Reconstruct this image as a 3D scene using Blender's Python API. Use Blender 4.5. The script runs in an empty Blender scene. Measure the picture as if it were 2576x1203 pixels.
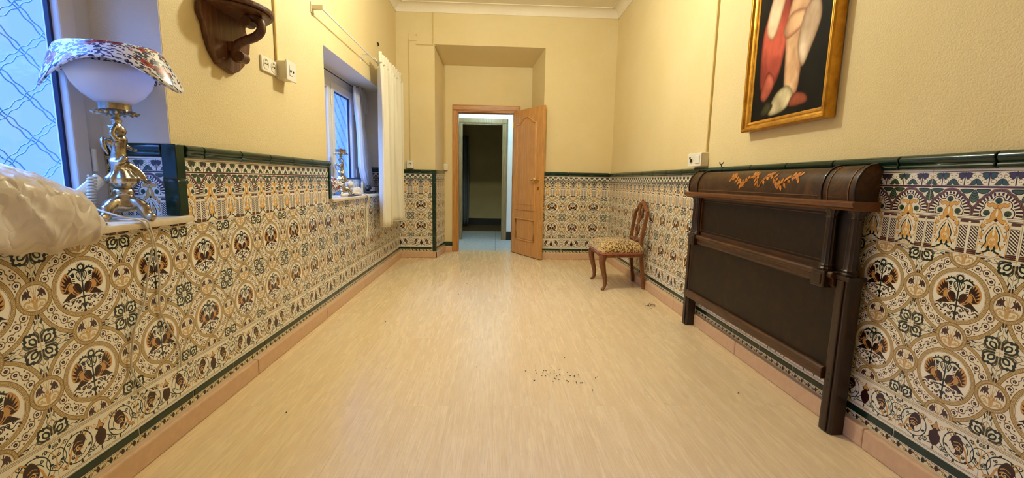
import bpy, bmesh, math, random
import numpy as np
from mathutils import Vector, Matrix, noise
random.seed(7)
# Lengths below are in tile widths (one wall tile = 0.26 m); S turns them into metres.
S = 0.26
sc = bpy.context.scene
# ---------------------------------------------------------------- camera
cam_data = bpy.data.cameras.new('camera'); cam = bpy.data.objects.new('camera', cam_data)
sc.collection.objects.link(cam); sc.camera = cam
cam_data.sensor_fit = 'HORIZONTAL'; cam_data.sensor_width = 36.0
cam_data.lens = 1070.27/2576*36.0; cam_data.clip_start = .02; cam_data.clip_end = 100
YAW, PITCH, ROLL, CAMH = .0395, .1373, .0191, 3.7866
_cy,_sy,_cp,_sp,_cr,_sr = math.cos(YAW),math.sin(YAW),math.cos(PITCH),math.sin(PITCH),math.cos(ROLL),math.sin(ROLL)
_f = Vector((_sy*_cp,_cy*_cp,-_sp)); _r = Vector((_cy,-_sy,0)); _u = _r.cross(_f)
_r2 = _cr*_r+_sr*_u; _u2 = -_sr*_r+_cr*_u
m = Matrix(((_r2.x,_u2.x,-_f.x,0),(_r2.y,_u2.y,-_f.y,0),(_r2.z,_u2.z,-_f.z,CAMH*S),(0,0,0,1)))
cam.matrix_world = m
# ---------------------------------------------------------------- exposure, world, lights
sc.view_settings.view_transform = 'Standard'; sc.view_settings.look = 'None'
sc.view_settings.gamma = 1; sc.view_settings.use_curve_mapping = False
sc.view_settings.exposure = 0.0
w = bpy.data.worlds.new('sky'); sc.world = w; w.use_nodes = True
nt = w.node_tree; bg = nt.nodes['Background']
# sky: pale blue low down, unseen zenith boosted to tint the window reveals blue
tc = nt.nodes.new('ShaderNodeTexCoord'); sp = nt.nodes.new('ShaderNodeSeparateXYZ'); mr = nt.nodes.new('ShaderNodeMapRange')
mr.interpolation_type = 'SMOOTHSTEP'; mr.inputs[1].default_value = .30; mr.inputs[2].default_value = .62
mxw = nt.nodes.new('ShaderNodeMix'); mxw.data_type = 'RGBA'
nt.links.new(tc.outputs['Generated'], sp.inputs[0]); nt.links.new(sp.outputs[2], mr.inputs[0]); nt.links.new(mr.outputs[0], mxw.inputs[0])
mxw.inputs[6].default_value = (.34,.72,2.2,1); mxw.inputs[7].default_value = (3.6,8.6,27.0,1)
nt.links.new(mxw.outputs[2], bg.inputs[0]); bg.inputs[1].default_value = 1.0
def light(name, kind, loc, power, color, radius=.05):
    d = bpy.data.lights.new(name, kind); d.energy = power; d.color = color
    if kind == 'POINT': d.shadow_soft_size = radius
    o = bpy.data.objects.new(name, d); o.location = [c*S for c in loc]; sc.collection.objects.link(o); return o
light('ceiling_bulb', 'POINT', (-.1,11.3,10.1), 87, (1.0,1.0,.84), .05)
light('corridor_bulb', 'POINT', (-.6,24.9,8.4), 32, (.52,.80,1.0), .06)
# ---------------------------------------------------------------- materials
def srgb(c):
    return tuple((v/255/12.92 if v/255<=.04045 else ((v/255+.055)/1.055)**2.4) for v in c)
def newmat(name):
    m = bpy.data.materials.new(name); m.use_nodes = True
    nt = m.node_tree; return m, nt, nt.nodes['Principled BSDF']
def N(nt, kind, **kw):
    n = nt.nodes.new(kind)
    for k,v in kw.items(): setattr(n,k,v)
    return n
def mapping(nt, scale=(1,1,1), rot=(0,0,0), coord='Object'):
    tc = N(nt,'ShaderNodeTexCoord'); mp = N(nt,'ShaderNodeMapping')
    mp.inputs['Scale'].default_value = scale; mp.inputs['Rotation'].default_value = rot
    nt.links.new(tc.outputs[coord], mp.inputs[0]); return mp.outputs[0]
def noise_tex(nt, vec, scale, detail=4, rough=.6, dist=0):
    n = N(nt,'ShaderNodeTexNoise'); n.inputs['Scale'].default_value = scale
    n.inputs['Detail'].default_value = detail; n.inputs['Roughness'].default_value = rough
    n.inputs['Distortion'].default_value = dist
    if vec is not None: nt.links.new(vec, n.inputs['Vector'])
    return n.outputs['Fac']
def ramp(nt, fac, stops):
    r = N(nt,'ShaderNodeValToRGB'); e = r.color_ramp.elements
    while len(e) < len(stops): e.new(.5)
    for i,(p,c) in enumerate(stops): e[i].position = p; e[i].color = (*srgb(c),1)
    nt.links.new(fac, r.inputs[0]); return r.outputs[0]
def bump(nt, b, h, strength=.3, dist=.002):
    n = N(nt,'ShaderNodeBump'); n.inputs['Strength'].default_value = strength; n.inputs['Distance'].default_value = dist
    nt.links.new(h, n.inputs['Height']); nt.links.new(n.outputs[0], b.inputs['Normal'])
def simple(name, c, rough=.5, metal=0, c2=None, scale=8, bs=0, bscale=60, stretch=(1,1,1), spec=None):
    m, nt, b = newmat(name); b.inputs['Roughness'].default_value = rough; b.inputs['Metallic'].default_value = metal
    if spec is not None: b.inputs['Specular IOR Level'].default_value = spec
    v = mapping(nt, stretch)
    c2 = c2 or tuple(min(255,int(x*.93)) for x in c)
    nt.links.new(ramp(nt, noise_tex(nt, v, scale), [(.3,c2),(.7,c)]), b.inputs['Base Color'])
    if bs: bump(nt, b, noise_tex(nt, v, bscale, 3), bs)
    return m
def image(name, arr, nearest=False):
    h, w_ = arr.shape[:2]; im = bpy.data.images.new(name, w_, h, alpha=False)
    px = np.ones((h,w_,4),np.float32); px[...,:3] = arr; im.pixels.foreach_set(px.ravel()); im.update(); im.pack(); return im
def imgmat(name, im, rough=.15, uv=True, bs=0, coat=0):
    m, nt, b = newmat(name); t = N(nt,'ShaderNodeTexImage'); t.image = im; t.interpolation = 'Linear'
    uvn = N(nt,'ShaderNodeUVMap'); nt.links.new(uvn.outputs[0], t.inputs[0])
    nt.links.new(t.outputs[0], b.inputs['Base Color']); b.inputs['Roughness'].default_value = rough
    if bs:
        bw = N(nt,'ShaderNodeRGBToBW'); nt.links.new(t.outputs[0], bw.inputs[0]); bump(nt, b, bw.outputs[0], bs, .0012)
    b.inputs['Coat Weight'].default_value = coat; b.inputs['Coat Roughness'].default_value = .08
    return m
def wood(name, dark, mid, lite, rough=.35, stretch=(8,1,8), scale=5, axis='Z', coat=0):
    m, nt, b = newmat(name)
    sx = {'X':(1,9,9),'Y':(9,1,9),'Z':(9,9,1)}[axis]
    v = mapping(nt, sx); f = noise_tex(nt, v, scale, 6, .65, .6)
    nt.links.new(ramp(nt, f, [(.28,dark),(.5,mid),(.75,lite)]), b.inputs['Base Color'])
    b.inputs['Roughness'].default_value = rough; b.inputs['Coat Weight'].default_value = coat
    bump(nt, b, f, .12, .001); return m

M = {}
# plaster: pale yellow paint over a fine orange-peel texture
def plaster(name, c, c2, bs=.55):
    m, nt, b = newmat(name); v = mapping(nt)
    f = noise_tex(nt, v, 2.2, 5, .6); nt.links.new(ramp(nt, f, [(.25,c2),(.75,c)]), b.inputs['Base Color'])
    a = noise_tex(nt, v, 150, 4, .6); b.inputs['Roughness'].default_value = .62
    bump(nt, b, a, bs, .006); return m
M['plaster'] = plaster('yellow_plaster', (228,209,160), (222,201,146))
M['ceiling'] = plaster('ceiling_paint', (238,228,204), (230,218,190), .3)
M['reveal'] = plaster('reveal_plaster', (240,232,214), (232,222,200))
M['white_wall'] = plaster('corridor_paint', (232,234,232), (226,228,226), .2)
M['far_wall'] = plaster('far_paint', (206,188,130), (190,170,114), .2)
M['grout'] = simple('grout', (196,186,158), .8)
M['green'] = simple('green_glaze', (24,54,38), .16, c2=(14,38,28), scale=14, bs=.12, bscale=40)
M['dark_tile'] = simple('dark_skirting_tile', (24,28,26), .3)
M['skirting'] = simple('terracotta_skirting', (216,180,144), .4, c2=(204,166,130), scale=30, bs=.05)
M['sill'] = simple('stone_sill', (226,212,182), .35, c2=(206,188,152), scale=16, bs=.1)
M['pvc'] = simple('white_window_frame', (226,224,222), .35, c2=(220,218,216), scale=3)
M['seal'] = simple('dark_window_seal', (18,30,70), .5)
M['white_plastic'] = simple('white_plastic', (238,232,216), .35)
M['box_plastic'] = simple('cream_plastic', (228,216,184), .45)
M['dark'] = simple('socket_hole', (24,22,22), .6)
M['iron'] = simple('painted_iron', (104,150,172), .5)
M['brass'] = simple('brass', (216,176,96), .28, 1.0, c2=(190,146,70))
M['silver'] = simple('silvered_metal', (214,206,190), .24, 1.0, c2=(124,112,92), scale=26, bs=.5, bscale=70)
M['oak'] = wood('oak', (160,104,46), (184,128,62), (204,148,78), .38)
M['oak_h'] = wood('oak_horizontal', (160,104,46), (184,128,62), (204,148,78), .38, axis='X')
M['oak_leaf'] = wood('oak_leaf', (186,132,70), (206,150,84), (222,170,102), .4)
M['shelf_wood'] = wood('stained_walnut', (52,28,14), (88,52,28), (132,84,46), .4)
M['chair_wood'] = wood('chestnut', (80,42,20), (122,72,36), (164,106,58), .34)
M['bed_wood'] = wood('dark_walnut', (40,20,7), (66,36,13), (98,58,24), .38, axis='Y', coat=.05)
M['bed_post'] = wood('dark_walnut_upright', (24,12,5), (40,21,8), (64,36,15), .36, axis='Z', coat=.08)
M['bed_edge'] = simple('polished_edge', (116,68,28), .3, c2=(84,46,18), scale=20)
m, nt, b = newmat('burl_veneer'); v = mapping(nt)
f1 = noise_tex(nt, v, 9, 8, .75, 1.6)
nt.links.new(ramp(nt, f1, [(.3,(12,6,2)),(.5,(28,15,4)),(.72,(52,30,9))]), b.inputs['Base Color'])
b.inputs['Roughness'].default_value = .45; b.inputs['Specular IOR Level'].default_value = .3; M['burl'] = m
m, nt, b = newmat('burl_veneer_light'); v = mapping(nt)
nt.links.new(ramp(nt, noise_tex(nt, v, 9, 8, .75, 1.6), [(.3,(34,20,8)),(.5,(62,38,16)),(.72,(98,64,30))]), b.inputs['Base Color'])
b.inputs['Roughness'].default_value = .4; b.inputs['Specular IOR Level'].default_value = .35; M['burl_light'] = m
M['inlay'] = simple('inlay_wood', (206,134,52), .35, c2=(160,92,32), scale=40)
M['gold'] = simple('gilt_frame', (214,160,58), .34, .75, c2=(166,112,30), scale=20, bs=.2, bscale=50)
M['cord'] = simple('white_cord', (226,218,196), .5)
M['conduit'] = simple('yellowed_conduit', (214,188,120), .5)
M['bulb_glass'] = simple('bulb', (240,230,200), .3)
# floor: pale wood laminate in long planks
m, nt, b = newmat('laminate_floor')
v = mapping(nt, (1,1,1), (0,0,math.pi/2))
br = N(nt,'ShaderNodeTexBrick'); br.offset = .37; br.inputs['Scale'].default_value = 1
br.inputs['Brick Width'].default_value = 1.28; br.inputs['Row Height'].default_value = .192
br.inputs['Mortar Size'].default_value = .0008; br.inputs['Mortar Smooth'].default_value = .6; br.inputs['Bias'].default_value = 0
br.inputs['Color1'].default_value = (0,0,0,1); br.inputs['Color2'].default_value = (1,1,1,1); br.inputs['Mortar'].default_value = (.5,.5,.5,1)
nt.links.new(v, br.inputs['Vector'])
g = N(nt,'ShaderNodeMapping'); g.inputs['Scale'].default_value = (.55,9,1); nt.links.new(v, g.inputs[0])
add = N(nt,'ShaderNodeVectorMath', operation='ADD'); nt.links.new(g.outputs[0], add.inputs[0])
mul = N(nt,'ShaderNodeVectorMath', operation='SCALE'); mul.inputs['Scale'].default_value = 7.0
nt.links.new(br.outputs['Color'], mul.inputs[0]); nt.links.new(mul.outputs[0], add.inputs[1])
gf = noise_tex(nt, add.outputs[0], 2.6, 9, .66, 1.1)
col = ramp(nt, gf, [(.22,(228,200,152)),(.45,(233,207,162)),(.6,(237,212,168)),(.8,(240,217,175))])
fine = N(nt,'ShaderNodeMapping'); fine.inputs['Scale'].default_value = (3,70,1); nt.links.new(v, fine.inputs[0])
ff = noise_tex(nt, fine.outputs[0], 3, 5, .6)
mx = N(nt,'ShaderNodeMix', data_type='RGBA', blend_type='MULTIPLY'); mx.inputs[0].default_value = .4
nt.links.new(col, mx.inputs[6]); nt.links.new(ramp(nt, ff, [(.35,(214,206,196)),(.6,(255,255,255))]), mx.inputs[7])
mx2 = N(nt,'ShaderNodeMix', data_type='RGBA'); nt.links.new(br.outputs['Fac'], mx2.inputs[0])
nt.links.new(mx.outputs[2], mx2.inputs[6]); mx2.inputs[7].default_value = (*srgb((212,178,128)),1)
nt.links.new(mx2.outputs[2], b.inputs['Base Color'])
rr = N(nt,'ShaderNodeMapRange'); rr.inputs[3].default_value = .2; rr.inputs[4].default_value = .34
nt.links.new(gf, rr.inputs[0]); nt.links.new(rr.outputs[0], b.inputs['Roughness'])
bump(nt, b, ff, .06, .0008); M['floor'] = m
m, nt, b = newmat('corridor_tiles'); v = mapping(nt)
br = N(nt,'ShaderNodeTexBrick'); br.offset = 0; br.inputs['Scale'].default_value = 1
br.inputs['Brick Width'].default_value = .62; br.inputs['Row Height'].default_value = .62; br.inputs['Mortar Size'].default_value = .003
br.inputs['Color1'].default_value = (*srgb((208,214,212)),1); br.inputs['Color2'].default_value = (*srgb((198,205,204)),1)
br.inputs['Mortar'].default_value = (*srgb((110,116,118)),1); nt.links.new(v, br.inputs['Vector'])
mx = N(nt,'ShaderNodeMix', data_type='RGBA', blend_type='MULTIPLY'); mx.inputs[0].default_value = .8
nt.links.new(br.outputs['Color'], mx.inputs[6]); nt.links.new(ramp(nt, noise_tex(nt, v, 22, 6, .7), [(.35,(190,190,186)),(.6,(255,255,255))]), mx.inputs[7])
nt.links.new(mx.outputs[2], b.inputs['Base Color']); b.inputs['Roughness'].default_value = .35; M['corridor_floor'] = m
M['far_floor'] = simple('brown_floor', (120,92,50), .5, c2=(96,72,38), scale=12)
# leopard print velvet
m, nt, b = newmat('leopard_velvet'); v = mapping(nt, (1,1,1.2))
vo = N(nt,'ShaderNodeTexVoronoi'); vo.inputs['Scale'].default_value = 62; vo.inputs['Randomness'].default_value = .9
dn = N(nt,'ShaderNodeMixRGB'); dn.inputs[0].default_value = .012; nn = N(nt,'ShaderNodeTexNoise'); nn.inputs['Scale'].default_value = 60
nt.links.new(v, nn.inputs['Vector']); nt.links.new(v, dn.inputs[1]); nt.links.new(nn.outputs['Color'], dn.inputs[2]); nt.links.new(dn.outputs[0], vo.inputs['Vector'])
nt.links.new(ramp(nt, vo.outputs['Distance'], [(.0,(150,104,50)),(.2,(120,78,36)),(.3,(52,32,16)),(.42,(70,44,22)),(.5,(206,172,108)),(1,(222,190,130))]), b.inputs['Base Color'])
b.inputs['Roughness'].default_value = .8; b.inputs['Sheen Weight'].default_value = .3; M['leopard'] = m
M['piping'] = simple('pink_braid', (170,92,76), .7)
M['webbing'] = simple('seat_underside', (196,160,104), .8)
# thin cloth and plastic: some light comes through
def thin(name, c, tr=.4, rough=.8, c2=None, bs=.2, bscale=120, spec=.2):
    m, nt, b = newmat(name); v = mapping(nt)
    b.inputs['Roughness'].default_value = rough; b.inputs['Specular IOR Level'].default_value = spec
    colr = ramp(nt, noise_tex(nt, v, 9), [(.3,c2 or c),(.7,c)]); nt.links.new(colr, b.inputs['Base Color'])
    if bs: bump(nt, b, noise_tex(nt, v, bscale, 3), bs)
    t = N(nt,'ShaderNodeBsdfTranslucent'); nt.links.new(colr, t.inputs[0])
    mxs = N(nt,'ShaderNodeMixShader'); mxs.inputs[0].default_value = tr
    nt.links.new(b.outputs[0], mxs.inputs[1]); nt.links.new(t.outputs[0], mxs.inputs[2])
    nt.links.new(mxs.outputs[0], nt.nodes['Material Output'].inputs[0]); return m
M['curtain'] = thin('cream_curtain_cloth', (242,234,210), .22)
M['sheer'] = thin('white_sheer_cloth', (244,242,240), .6)
M['bag'] = thin('white_plastic_bag', (240,226,200), .22, .32, (226,208,176), .5, 26, spec=.6)
_bt=M['bag'].node_tree; _b=_bt.nodes['Principled BSDF']; _v=mapping(_bt,(1,1.3,1),(0.4,.3,.2)); _n=N(_bt,'ShaderNodeTexNoise'); _n.inputs['Scale'].default_value=9; _bt.links.new(_v,_n.inputs['Vector'])
_a=N(_bt,'ShaderNodeVectorMath',operation='MULTIPLY_ADD'); _a.inputs[1].default_value=(.22,.22,.22); _bt.links.new(_n.outputs['Color'],_a.inputs[0]); _bt.links.new(_v,_a.inputs[2])
_o=N(_bt,'ShaderNodeTexVoronoi',feature='DISTANCE_TO_EDGE'); _o.inputs['Scale'].default_value=9; _bt.links.new(_a.outputs[0],_o.inputs['Vector']); bump(_bt,_b,_o.outputs['Distance'],.75,.026)
M['milk'] = thin('frosted_glass_bowl', (232,232,236), .55, .25, spec=.5)
M['grey_cloth'] = simple('grey_cloth', (120,124,122), .9)
M['white_cloth'] = simple('white_cloth', (236,230,226), .8, bs=.2)
M['black'] = simple('black_plastic', (26,26,32), .4)
m, nt, b = newmat('window_glass')
gl = N(nt,'ShaderNodeBsdfGlossy'); gl.inputs['Roughness'].default_value = .02
tp = N(nt,'ShaderNodeBsdfTransparent'); tp.inputs[0].default_value = (.93,.96,.97,1)
fr = N(nt,'ShaderNodeFresnel'); ge = N(nt,'ShaderNodeNewGeometry'); ior = N(nt,'ShaderNodeMapRange')
ior.inputs[3].default_value = 1.45; ior.inputs[4].default_value = 1/1.45
nt.links.new(ge.outputs['Backfacing'], ior.inputs[0]); nt.links.new(ior.outputs[0], fr.inputs[0])
mxs = N(nt,'ShaderNodeMixShader'); nt.links.new(fr.outputs[0], mxs.inputs[0]); nt.links.new(tp.outputs[0], mxs.inputs[1]); nt.links.new(gl.outputs[0], mxs.inputs[2])
nt.links.new(mxs.outputs[0], nt.nodes['Material Output'].inputs[0]); M['glass'] = m
# ---------------------------------------------------------------- painted tile patterns (numpy, made here)
PPU = 560                                   # pixels per tile width
CREAM=(236,230,212); DB=(44,18,18); TAN=(172,142,92); OCH=(200,152,92); YEL=(220,168,90)
GRN=(20,38,36); PUR=(92,62,62); MID=(120,84,52); LEAF=(64,84,62)

def smooth(pts, n=8, closed=False):
    P=np.array(pts,float); m=len(P); out=[]
    rng=range(m if closed else m-1)
    for i in rng:
        if closed: p0,p1,p2,p3=P[(i-1)%m],P[i],P[(i+1)%m],P[(i+2)%m]
        else: p0,p1,p2,p3=P[max(i-1,0)],P[i],P[i+1],P[min(i+2,m-1)]
        for k in range(n):
            t=k/n
            out.append(.5*((2*p1)+(-p0+p2)*t+(2*p0-5*p1+4*p2-p3)*t*t+(-p0+3*p1-3*p2+p3)*t**3))
    if not closed: out.append(P[-1])
    return np.array(out)
def arc(cx,cy,r,a0,a1,n=16,ry=None):
    a=np.radians(np.linspace(a0,a1,n)); return np.stack([cx+r*np.cos(a),cy+(ry or r)*np.sin(a)],1)
def spiral(cx,cy,r,a0,turns=1.3,s=1,n=26):
    t=np.linspace(0,1,n); a=math.radians(a0)+s*t*turns*2*math.pi; q=r*(1-.82*t)
    return np.stack([cx+q*np.cos(a),cy+q*np.sin(a)],1)

class Canvas:
    def __init__(self,w,h,bg=CREAM,ppu=PPU):
        self.ppu=ppu; self.w=int(round(w*ppu)); self.h=int(round(h*ppu))
        self.a=np.zeros((self.h,self.w,3),np.float32); self.a[:]=np.array(bg,np.float32)/255
    def _box(self,x0,y0,x1,y1):
        p=self.ppu
        i0=max(0,int(x0*p)-2); i1=min(self.w,int(x1*p)+3); j0=max(0,int(y0*p)-2); j1=min(self.h,int(y1*p)+3)
        if i0>=i1 or j0>=j1: return None
        X,Y=np.meshgrid((np.arange(i0,i1)+.5)/p,(np.arange(j0,j1)+.5)/p)
        return i0,i1,j0,j1,X,Y
    def _put(self,b,al,c):
        i0,i1,j0,j1=b[:4]; al=al[...,None]; s=self.a[j0:j1,i0:i1]
        self.a[j0:j1,i0:i1]=s*(1-al)+al*(np.array(c,np.float32)/255)
    def _segd(self,P,X,Y,closed):
        d=np.full(X.shape,9.,np.float32); m=len(P)
        for i in range(m if closed else m-1):
            a=P[i]; b=P[(i+1)%m]; v=b-a; L=v@v+1e-12
            t=np.clip(((X-a[0])*v[0]+(Y-a[1])*v[1])/L,0,1)
            d=np.minimum(d,(X-a[0]-t*v[0])**2+(Y-a[1]-t*v[1])**2)
        return np.sqrt(d)
    def stroke(self,P,w,c,closed=False):
        P=np.asarray(P,float); b=self._box(P[:,0].min()-w,P[:,1].min()-w,P[:,0].max()+w,P[:,1].max()+w)
        if b is None: return
        d=self._segd(P,b[4],b[5],closed)
        self._put(b,np.clip((w/2-d)*self.ppu+.5,0,1),c)
    def fill(self,P,c,edge=None,ew=.006):
        P=np.asarray(P,float); b=self._box(P[:,0].min(),P[:,1].min(),P[:,0].max(),P[:,1].max())
        if b is None: return
        X,Y=b[4],b[5]; ins=np.zeros(X.shape,bool); m=len(P)
        for i in range(m):
            x1,y1=P[i]; x2,y2=P[(i+1)%m]
            if y1==y2: continue
            ins^=((y1>Y)!=(y2>Y))&(X<(x2-x1)*(Y-y1)/(y2-y1)+x1)
        d=self._segd(P,X,Y,True); sd=np.where(ins,-d,d)
        self._put(b,np.clip(-sd*self.ppu+.5,0,1),c)
        if edge is not None: self._put(b,np.clip((ew/2-d)*self.ppu+.5,0,1),edge)
    def disc(self,cx,cy,r,c):
        b=self._box(cx-r,cy-r,cx+r,cy+r)
        if b is None: return
        self._put(b,np.clip((r-np.hypot(b[4]-cx,b[5]-cy))*self.ppu+.5,0,1),c)
    def ring(self,cx,cy,r,w,c):
        b=self._box(cx-r-w,cy-r-w,cx+r+w,cy+r+w)
        if b is None: return
        self._put(b,np.clip((w/2-abs(np.hypot(b[4]-cx,b[5]-cy)-r))*self.ppu+.5,0,1),c)
    def rect(self,x0,y0,x1,y1,c):
        b=self._box(x0,y0,x1,y1)
        if b is None: return
        X,Y=b[4],b[5]
        self._put(b,np.clip(np.minimum(np.minimum(X-x0,x1-X),np.minimum(Y-y0,y1-Y))*self.ppu+.5,0,1),c)
    def leaf(self,x,y,ang,L,w,c,edge=None):
        a=math.radians(ang); t=np.linspace(0,1,9); q=np.sin(np.pi*t**.8)*w/2
        px=np.concatenate([t*L,(t*L)[::-1]]); py=np.concatenate([q,-q[::-1]])
        self.fill(np.stack([x+px*math.cos(a)-py*math.sin(a),y+px*math.sin(a)+py*math.cos(a)],1),c,edge)

def beads(c,cx,cy,r0,r1):
    rm=(r0+r1)/2; w=r1-r0
    c.ring(cx,cy,rm,w,(196,172,124)); c.ring(cx,cy,r0,.007,(128,98,56)); c.ring(cx,cy,r1,.007,(128,98,56))
    n=int(2*math.pi*rm/.0175)
    b=c._box(cx-r1,cy-r1,cx+r1,cy+r1)
    if b is None: return
    X,Y=b[4]-cx,b[5]-cy; rr=np.hypot(X,Y); th=(np.arctan2(Y,X)/(2*np.pi)*n)%1-.5
    d=np.hypot(th*2*np.pi*rm/n,rr-rm)
    c._put(b,np.clip((.0075-abs(d-.0035))*c.ppu*.5,0,1)*(abs(rr-rm)<w/2-.004)*.8,(140,108,62))
    c._put(b,np.clip((.0045-d)*c.ppu+.5,0,1),(232,212,160))

def star(c,x,y,r,col):
    c.disc(x,y,r*.55,col)
    for k in range(5):
        a=math.radians(90+72*k); c.disc(x+r*.62*math.cos(a),y+r*.62*math.sin(a),r*.42,col)
    c.disc(x,y,r*.22,CREAM)

def flower(c,cx,cy):
    for k in range(4):
        a0=45+90*k; a=math.radians(a0); ux,uy=math.cos(a),math.sin(a); vx,vy=-uy,ux
        P=lambda p,q:(cx+ux*p+vx*q,cy+uy*p+vy*q)
        lobe=smooth([P(.05,0),P(.075,.03),P(.115,.034),P(.145,0),P(.115,-.034),P(.075,-.03)],6,True)
        c.fill(lobe,GRN); c.fill(smooth([P(.072,0),P(.09,.014),P(.113,.015),P(.127,0),P(.113,-.015),P(.09,-.014)],5,True),(226,226,190))
        for s in (1,-1):
            c.stroke(smooth([P(.045,.022*s),P(.085,.058*s),P(.135,.066*s),P(.158,.05*s)],6),.021,GRN)
            c.stroke(smooth([P(.07,.063*s),P(.115,.088*s),P(.15,.078*s)],6),.012,(70,80,58))
        c.stroke(smooth([P(.155,.032),P(.188,.016),P(.19,-.016),P(.155,-.032)],6),.022,GRN)
        for q in (-.045,-.015,.015,.045): c.disc(*P(.19-abs(q)*.45,q),.011,GRN)
        b=math.radians(90*k); ux,uy=math.cos(b),math.sin(b); vx,vy=-uy,ux
        P=lambda p,q:(cx+ux*p+vx*q,cy+uy*p+vy*q)
        for s in (1,-1):
            c.stroke(smooth([P(.05,.004*s),P(.12,.035*s),P(.17,.03*s),P(.2,.006*s)],6),.007,MID)
            c.stroke(smooth([P(.16,.04*s),P(.21,.045*s),P(.24,.02*s),P(.27,.012*s)],6),.007,(110,110,84))
            c.stroke([P(.24,.03*s),P(.275,.035*s)],.013,GRN); c.stroke([P(.29,.012*s),P(.325,.012*s)],.014,DB)
        c.stroke([P(.2,0),P(.3,0)],.006,MID)

def small_med(c,cx,cy):
    c.disc(cx,cy,.172,CREAM); beads(c,cx,cy,.137,.17); c.ring(cx,cy,.13,.005,(190,160,110))
    for s in (1,-1):
        X=lambda x,y:(cx+s*x,cy+y)
        body=smooth([X(.02,.005),X(.045,.05),X(.03,.085),X(.055,.075),X(.075,.09),X(.1,.055),X(.105,.01),X(.08,.03),X(.07,.0),X(.055,.02)],4,True)
        c.fill(body,(78,52,50))
        c.stroke([X(.05,.08),X(.055,.105)],.01,(70,45,42))
        for q in (.07,.085,.1): c.stroke([X(q,.06),X(q+.008,.005)],.007,(58,36,38))
        c.stroke([X(.05,.005),X(.045,-.02)],.006,MID)
        c.stroke(smooth([X(.012,-.11),X(.02,-.04),X(.07,-.025),X(.105,-.05)],6),.016,(206,172,116))
        c.stroke(spiral(cx+s*.068,cy-.068,.038,60,1.1,-s),.01,(200,162,104))
        c.stroke(smooth([X(.01,-.03),X(.012,.04),X(.028,.11)],5),.008,(214,184,130))
        c.leaf(cx+s*.02,cy-.1,90-s*60,.07,.024,(210,176,120))
        c.leaf(cx+s*.01,cy-.045,90-s*25,.05,.02,(190,146,88))
    c.leaf(cx,cy-.12,90,.1,.03,(204,164,106)); c.leaf(cx,cy-.02,90,.05,.03,(196,150,92))

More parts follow.
